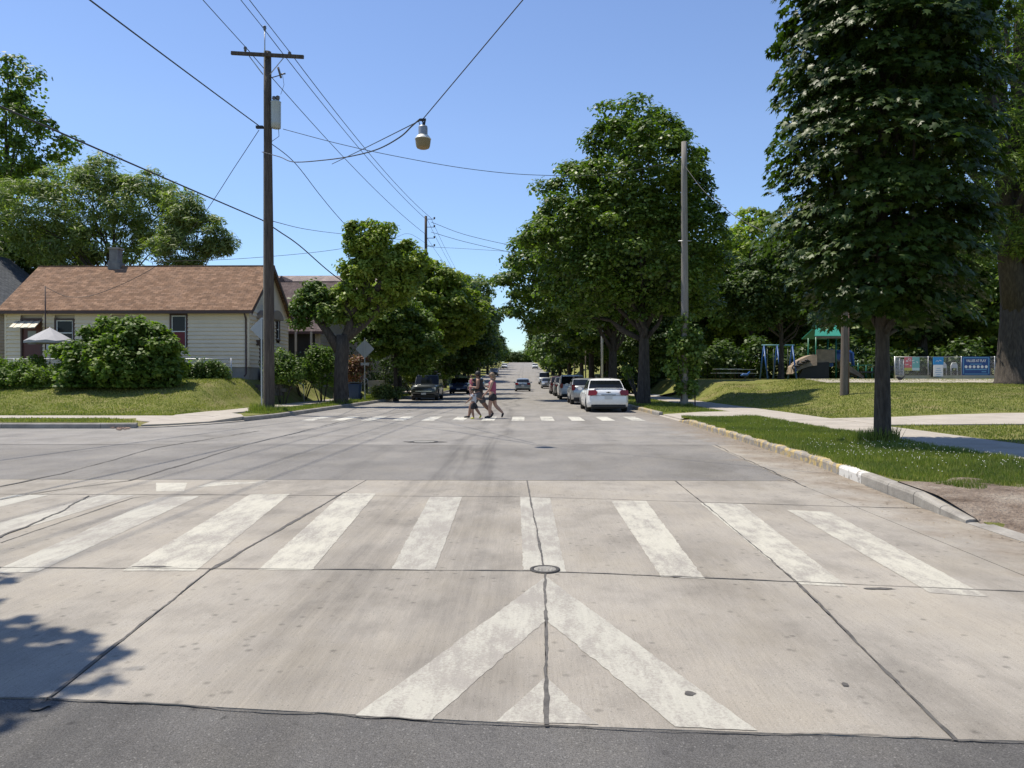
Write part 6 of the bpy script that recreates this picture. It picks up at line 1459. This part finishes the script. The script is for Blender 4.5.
mb = MB(); rr_ = random.Random(8)
for k in range(13): mb.box((rr_.uniform(-.4, .4) * bw, -.013, rr_.uniform(-.22, .42) * bh), (rr_.uniform(.06, .16), .005, .04), 0, 0, rr_.uniform(-.5, .5))
mb.build('print', M_WT, po)
b0_, b1_ = at(933.5, 376.5, FY - .55), at(943, 357, FY - .55); bc = (b0_ + b1_) / 2; bw, bh = b1_.x - b0_.x, b1_.z - b0_.z
ao = empty('upright_sign', (bc.x, FY - .55, bc.z), 0, 'upright sign with a blue top and white lower half standing before the fence', 'sign')
MB().box((0, 0, -bh * .2), (bw, .04, bh * .6)).build('white_field', M_WT, ao); MB().box((0, .0, bh * .3), (bw * 1.08, .042, bh * .398)).build('blue_field', plain('print_sky', (.03, .27, .62), .5), ao)
mb = MB(); mb.tube([(-bw * .3, -.024, bh * .24), (-bw * .15, -.024, bh * .34), (-bw * .05, -.024, bh * .24), (bw * .1, -.024, bh * .34), (bw * .3, -.024, bh * .3)], .018, 5); mb.build('script', M_WT, ao)
mb = MB(); 
for k in range(5): mb.box((0, -.022, -bh * .08 - k * .12), (bw * .7 * (.6 + .4 * ((k * 7) % 3) / 2), .004, .03))
mb.build('print', M_LB, ao)
MB().box((0, .25, -bh * .02 - .03), (bw * .9, .03, bh * .95), 0, R(9)).build('back_leg', M_BLACK, ao)
# two white folding chairs behind the fence
def chairf(px, label):
    o = empty('folding_chair', (at(px, 372, FY + 1.6).x, FY + 1.6, fz + .01), .3, label, 'chair')
    MB().tube([(-.24, .2, .05), (-.24, .22, .85), (-.15, .22, 1.0), (.15, .22, 1.0), (.24, .22, .85), (.24, .2, .05)], .03, 6).build('frame', M_WHITE, o, True)
    MB().box((0, .2, .82), (.42, .03, .26)).build('backrest', M_WHITE, o); MB().box((0, -.02, .45), (.46, .44, .04)).build('seat', M_BLACK, o)
    for s in (-.22, .22): tubes('leg', [(s, -.25, 0), (s, .15, .46)], .02, M_BLACK, o)
    return o
chairf(946, 'white folding chair behind the fence right beside the upright sign'); chairf(957, 'white folding chair behind the fence next to the blue banner')
# bird on the path
bq = L(899, 380); bd = empty('black_bird', (at(899.5, 380, 42.6).x, 42.6, zland(22, 42.6) + .035), 0, 'black crow standing on the pale path before the fence', 'bird')
MB().tube([(-.20, 0, .26), (-.17, 0, .28), (-.10, 0, .25), (0, 0, .2), (.1, 0, .19), (.17, 0, .24), (.30, 0, .36)], [.015, .05, .07, .10, .085, .045, .015], 10).build('body', M_WIRE, bd, True)
MB().tube([(-.19, 0, .27), (-.27, 0, .25)], [.02, .004], 6).build('beak', M_WIRE, bd)
for s in (-.04, .04): MB().tube([(.02, s, .14), (.03, s, .06), (.01, s, .0), (-.05, s, .0)], .008, 5).build('leg', M_WIRE, bd)

# ================================================================== PEOPLE
SK = plain('skin_tan', (.24, .13, .085), .55); SK2 = plain('skin_light', (.38, .22, .155), .55)
def skin(name, J, E, mat, parent, root=0, sub=2):
    """J: list of (x,y,z,r); E: edges -> one continuous surface"""
    me = bpy.data.meshes.new(name); me.from_pydata([j[:3] for j in J], E, []); o = bpy.data.objects.new(name, me); COL.objects.link(o); o.parent = parent; me.materials.append(mat)
    m = o.modifiers.new('skin', 'SKIN'); m.use_smooth_shade = True
    lay = me.skin_vertices[0].data if me.skin_vertices else None
    if lay is None: return o
    for i, j in enumerate(J):
        r = j[3]; r = sum(r) / 2 if isinstance(r, tuple) else r; lay[i].radius = (r, r); lay[i].use_root = (i == root)
    s = o.modifiers.new('sub', 'SUBSURF'); s.levels = sub; s.render_levels = sub
    return o
def mk_skin(me):
    if not me.skin_vertices:
        with bpy.context.temp_override(object=None): pass
def limbchain(J, E, start, pts):
    p = start
    for q in pts: J.append(q); E.append((p, len(J) - 1)); p = len(J) - 1
    return p
def hand(J, E, w, d, s, side):
    """palm and five unequal curled fingers from wrist index w, pointing along d"""
    W0 = Vector(J[w][:3]); d = Vector(d).normalized(); sd_ = Vector((0, 1, 0)) if abs(d.y) < .8 else Vector((1, 0, 0)); sd_ = (sd_ - d * sd_.dot(d)).normalized() ; nn_ = d.cross(sd_)
    palm = W0 + d * .055 * s; J.append((*palm, .024 * s)); E.append((w, len(J) - 1)); pi_ = len(J) - 1
    for k, ln in enumerate((.075, .085, .08, .062)):
        b = palm + d * .035 * s + sd_ * (k - 1.5) * .02 * s; J.append((*b, .009 * s)); E.append((pi_, len(J) - 1))
        m = b + d * ln * .5 * s + nn_ * .008 * s; e = b + d * ln * .85 * s + nn_ * .035 * s
        J.append((*m, .008 * s)); E.append((len(J) - 2, len(J) - 1)); J.append((*e, .007 * s)); E.append((len(J) - 2, len(J) - 1))
    b = palm + sd_ * .03 * s * side + nn_ * .02 * s; J.append((*b, .011 * s)); E.append((w, len(J) - 1)); e = b + d * .035 * s + nn_ * .02 * s; J.append((*e, .009 * s)); E.append((len(J) - 2, len(J) - 1))
def figure(label, x, y, s, skinm, hips, spine, head, arms, legs, shirt, pants, hair, shoes, build=1.0, pants_len=.5, name='person', hairlong=False, z0=0, hands=True, sleeves=False):
    """faces -X. joints are given in metres for a 1.75 m adult and scaled by s"""
    o = empty(name, (x, y, z0), 0, label, 'person')
    S = lambda p: (p[0] * s, p[1] * s, p[2] * s)
    b = build
    J = [(*S(hips), (.125 * s * b, .10 * s * b))]; E = []
    ch = limbchain(J, E, 0, [(*S(spine[0]), (.115 * s * b, .09 * s * b)), (*S(spine[1]), (.14 * s * b, .105 * s * b)), (*S(spine[2]), (.10 * s * b, .075 * s * b))])
    nk = limbchain(J, E, ch, [(*S(head[0]), .05 * s), (*S(((head[0][0] + head[1][0]) / 2, 0 + head[1][1], (head[0][2] * .6 + head[1][2] * .4))), .062 * s), (*S(head[1]), .092 * s), (*S((head[1][0], head[1][1], head[1][2] + .085)), .075 * s)])
    sh = len(J) - 1
    wr = []
    for a in arms:
        i = limbchain(J, E, ch - 1 + 1, [(*S(a[0]), .062 * s * b), (*S(a[1]), .048 * s * b), (*S(a[2]), .032 * s)]); wr.append(i)
        if hands: d = Vector(a[2]) - Vector(a[1]); hand(J, E, i, d, s, 1)
    for l in legs:
        limbchain(J, E, 0, [(*S(l[0]), .10 * s * b), (*S(l[1]), .068 * s * b), (*S(((l[1][0] * .65 + l[2][0] * .35), l[2][1], l[1][2] * .65 + l[2][2] * .35)), .068 * s * b), (*S(l[2]), .042 * s)])
        limbchain(J, E, len(J) - 1, [(*S(l[3]), .028 * s)])
    skin('body', J, E, skinm, o)
    # face: nose, eyes, mouth, ears on the head towards -X
    hx, hy, hz = S(head[1]); r = .1 * s; f = MB()
    MB().tube([(hx - r * .86, hy, hz + r * .30), (hx - r * 1.16, hy, hz - r * .1), (hx - r * .88, hy, hz - r * .18)], [r * .07, r * .16, r * .1], 6).build('nose', skinm, o, True)
    for q in (-1, 1):
        MB().lathe([(r * .02, -r * .09), (r * .12, -r * .04), (r * .12, r * .04), (r * .02, r * .09)], (hx - r * .88, hy + q * r * .34, hz + r * .22), 8).build('eye', M_WIRE, o, True)
        MB().lathe([(r * .05, -r * .28), (r * .13, -r * .1), (r * .14, r * .15), (r * .05, r * .28)], (hx + r * .05, hy + q * r * .92, hz + r * .05), 8).build('ear', skinm, o, True)
    MB().box((hx - r * .9, hy, hz - r * .42), (r * .12, r * .5, r * .08)).build('mouth', plain('lips', (.3, .1, .09), .6), o)
    # shirt and shorts follow the same bones, a little fatter
    k = 1.13
    Js = [(*S((hips[0], 0, hips[2] - .10)), (.15 * s * b, .125 * s * b)), (*S(spine[0]), .128 * s * b), (*S(spine[1]), .145 * s * b), (*S(spine[2]), .118 * s * b)]; Es = [(0, 1), (1, 2), (2, 3)]
    if sleeves:
        for a in arms: m = [(a[0][i] * .45 + a[1][i] * .55) for i in range(3)]; limbchain(Js, Es, 3, [(*S(a[0]), .062 * s * b), (*S(m), .055 * s * b)])
    skin('shirt', Js, Es, shirt, o, 2)
    Jp = [(*S(hips), (.13 * s * b * k, .105 * s * b * k)), (*S((spine[0][0] * .6 + hips[0] * .4, 0, spine[0][2] * .5 + hips[2] * .5)), (.118 * s * b * 1.1, .092 * s * b * 1.1))]; Ep = [(0, 1)]
    for l in legs:
        e = [l[0][i] + (l[1][i] - l[0][i]) * min(1, pants_len * 2) for i in range(3)]; m = [(l[0][i] * .5 + e[i] * .5) for i in range(3)]
        limbchain(Jp, Ep, 0, [(*S(l[0]), .125 * s * b), (*S(m), .115 * s * b), (*S(e), .10 * s * b)])
    skin('shorts', Jp, Ep, pants, o)
    for l in legs:
        a, t = Vector(S(l[2])), Vector(S(l[3])); d = (t - a); hl_ = a - Vector((d.x, d.y, 0)).normalized() * .035 * s if d.length else a
        MB().tube([hl_ + Vector((0, 0, -.02 * s)), a + Vector((0, 0, -.028 * s)), (a + t) / 2 + Vector((0, 0, -.008 * s)), t + d * .12], [.035 * s, .046 * s, .044 * s, .026 * s], 10).build('shoe', shoes, o, True)
    hm = MB(); prof = []
    for i in range(9): an = math.pi * i / 8; prof.append((max(.004, math.sin(an)) * r * 1.09, -math.cos(an) * r * 1.12))
    hm.lathe(prof, (hx + r * .28, hy, hz + r * .38), 14)
    if hairlong: hm.tube([(hx + r * .6, hy, hz + r * .5), (hx + r * 1.25, hy, hz + r * .1), (hx + r * 1.3, hy, hz - r * 1.0), (hx + r * 1.0, hy, hz - r * 2.2)], [r * .6, r * .55, r * .5, r * .15], 10)
    hm.build('hair', hair, o, True)
    return o
HB_ = plain('hair_black', (.012, .010, .009), .6); HBL = plain('hair_blond', (.20, .14, .085), .6); HBR = plain('hair_brown', (.06, .035, .02), .6)
TB = plain('shirt_charcoal', (.025, .027, .032), .9); TP_ = plain('shirt_pink', (.30, .07, .12), .9); TG = plain('shirt_grey', (.42, .43, .46), .9); SHG = plain('shorts_grey', (.09, .09, .095), .9); SHB = plain('shorts_black', (.015, .015, .02), .9)
PYL = 28.6
X_ = lambda px, Y=PYL: at(px, 400, Y).x
# man striding left, carrying a small child on his arms
figure('dark haired man in a charcoal sleeveless shirt striding left with a child on his arm', X_(478.5), PYL + .15, 1.0, SK, (.02, 0, .93), ((.0, 0, 1.08), (-.02, 0, 1.26), (-.02, 0, 1.42)), ((-.03, 0, 1.50), (-.06, 0, 1.62)),
       [((-.02, -.19, 1.40), (-.02, -.26, 1.13), (-.25, -.16, 1.16)), ((-.02, .19, 1.40), (-.06, .25, 1.14), (-.28, .12, 1.10))],
       [((-.02, -.10, .86), (-.26, -.10, .50), (-.36, -.10, .09), (-.52, -.10, .045)), ((.05, .10, .86), (.20, .10, .50), (.52, .10, .19), (.46, .10, .045))], TB, SHG, HB_, M_BLACK, 1.25, .46)
# woman following, one hand to the boy
figure('blond woman in a pink tank top and black shorts walking left, last of the family', X_(492.5), PYL, .965, SK2, (.02, 0, .93), ((.0, 0, 1.07), (-.01, 0, 1.25), (-.01, 0, 1.41)), ((-.02, 0, 1.50), (-.05, 0, 1.63)),
       [((-.02, -.17, 1.38), (-.10, -.22, 1.12), (-.30, -.24, .92)), ((-.02, .17, 1.38), (.02, .22, 1.12), (-.22, .2, 1.22))],
       [((-.02, -.09, .86), (-.10, -.09, .49), (-.10, -.09, .09), (-.28, -.09, .045)), ((.04, .09, .86), (.10, .09, .50), (.40, .09, .20), (.36, .09, .05))], TP_, SHB, HBL, M_BLACK, 1.1, .28, hairlong=True)
# boy in front
figure('small boy in a pale grey shirt, black shorts and yellow shoes walking hand in hand', X_(474.5), PYL - .55, .64, SK, (0, 0, .90), ((0, 0, 1.06), (-.01, 0, 1.25), (-.01, 0, 1.40)), ((-.03, 0, 1.49), (-.06, 0, 1.63)),
       [((-.02, -.17, 1.37), (-.16, -.22, 1.14), (-.36, -.2, .98)), ((0, .17, 1.37), (.12, .22, 1.18), (.34, .26, 1.12))],
       [((-.02, -.10, .84), (-.06, -.10, .48), (.02, -.10, .09), (-.14, -.10, .045)), ((.04, .10, .84), (.20, .10, .50), (.42, .10, .20), (.34, .10, .06))], TG, SHB, HB_, plain('shoe_yellow', (.65, .62, .03), .6), 1.25, .42, sleeves=True)
# toddler carried: sits on the forearms
figure('toddler in pink carried on the arm of the striding man', X_(478.5) - .27, PYL + .12, .46, SK2, (0, 0, .0), ((.0, 0, .18), (-.0, 0, .38), (.0, 0, .56)), ((0, 0, .64), (-.02, 0, .78)),
       [((0, -.17, .53), (.12, -.24, .30), (.34, -.2, .34)), ((0, .17, .53), (.16, .24, .36), (.42, .2, .5))],
       [((-.04, -.12, -.06), (-.10, -.26, -.36), (-.02, -.28, -.70), (-.14, -.28, -.76)), ((.04, .12, -.06), (-.05, .26, -.36), (.0, .28, -.70), (-.12, .28, -.76))], plain('dress_pink', (.55, .16, .20), .9), plain('dress_pink', (.55, .16, .20), .9), HBR, TP_, 1.15, .35, z0=1.20, sleeves=True)
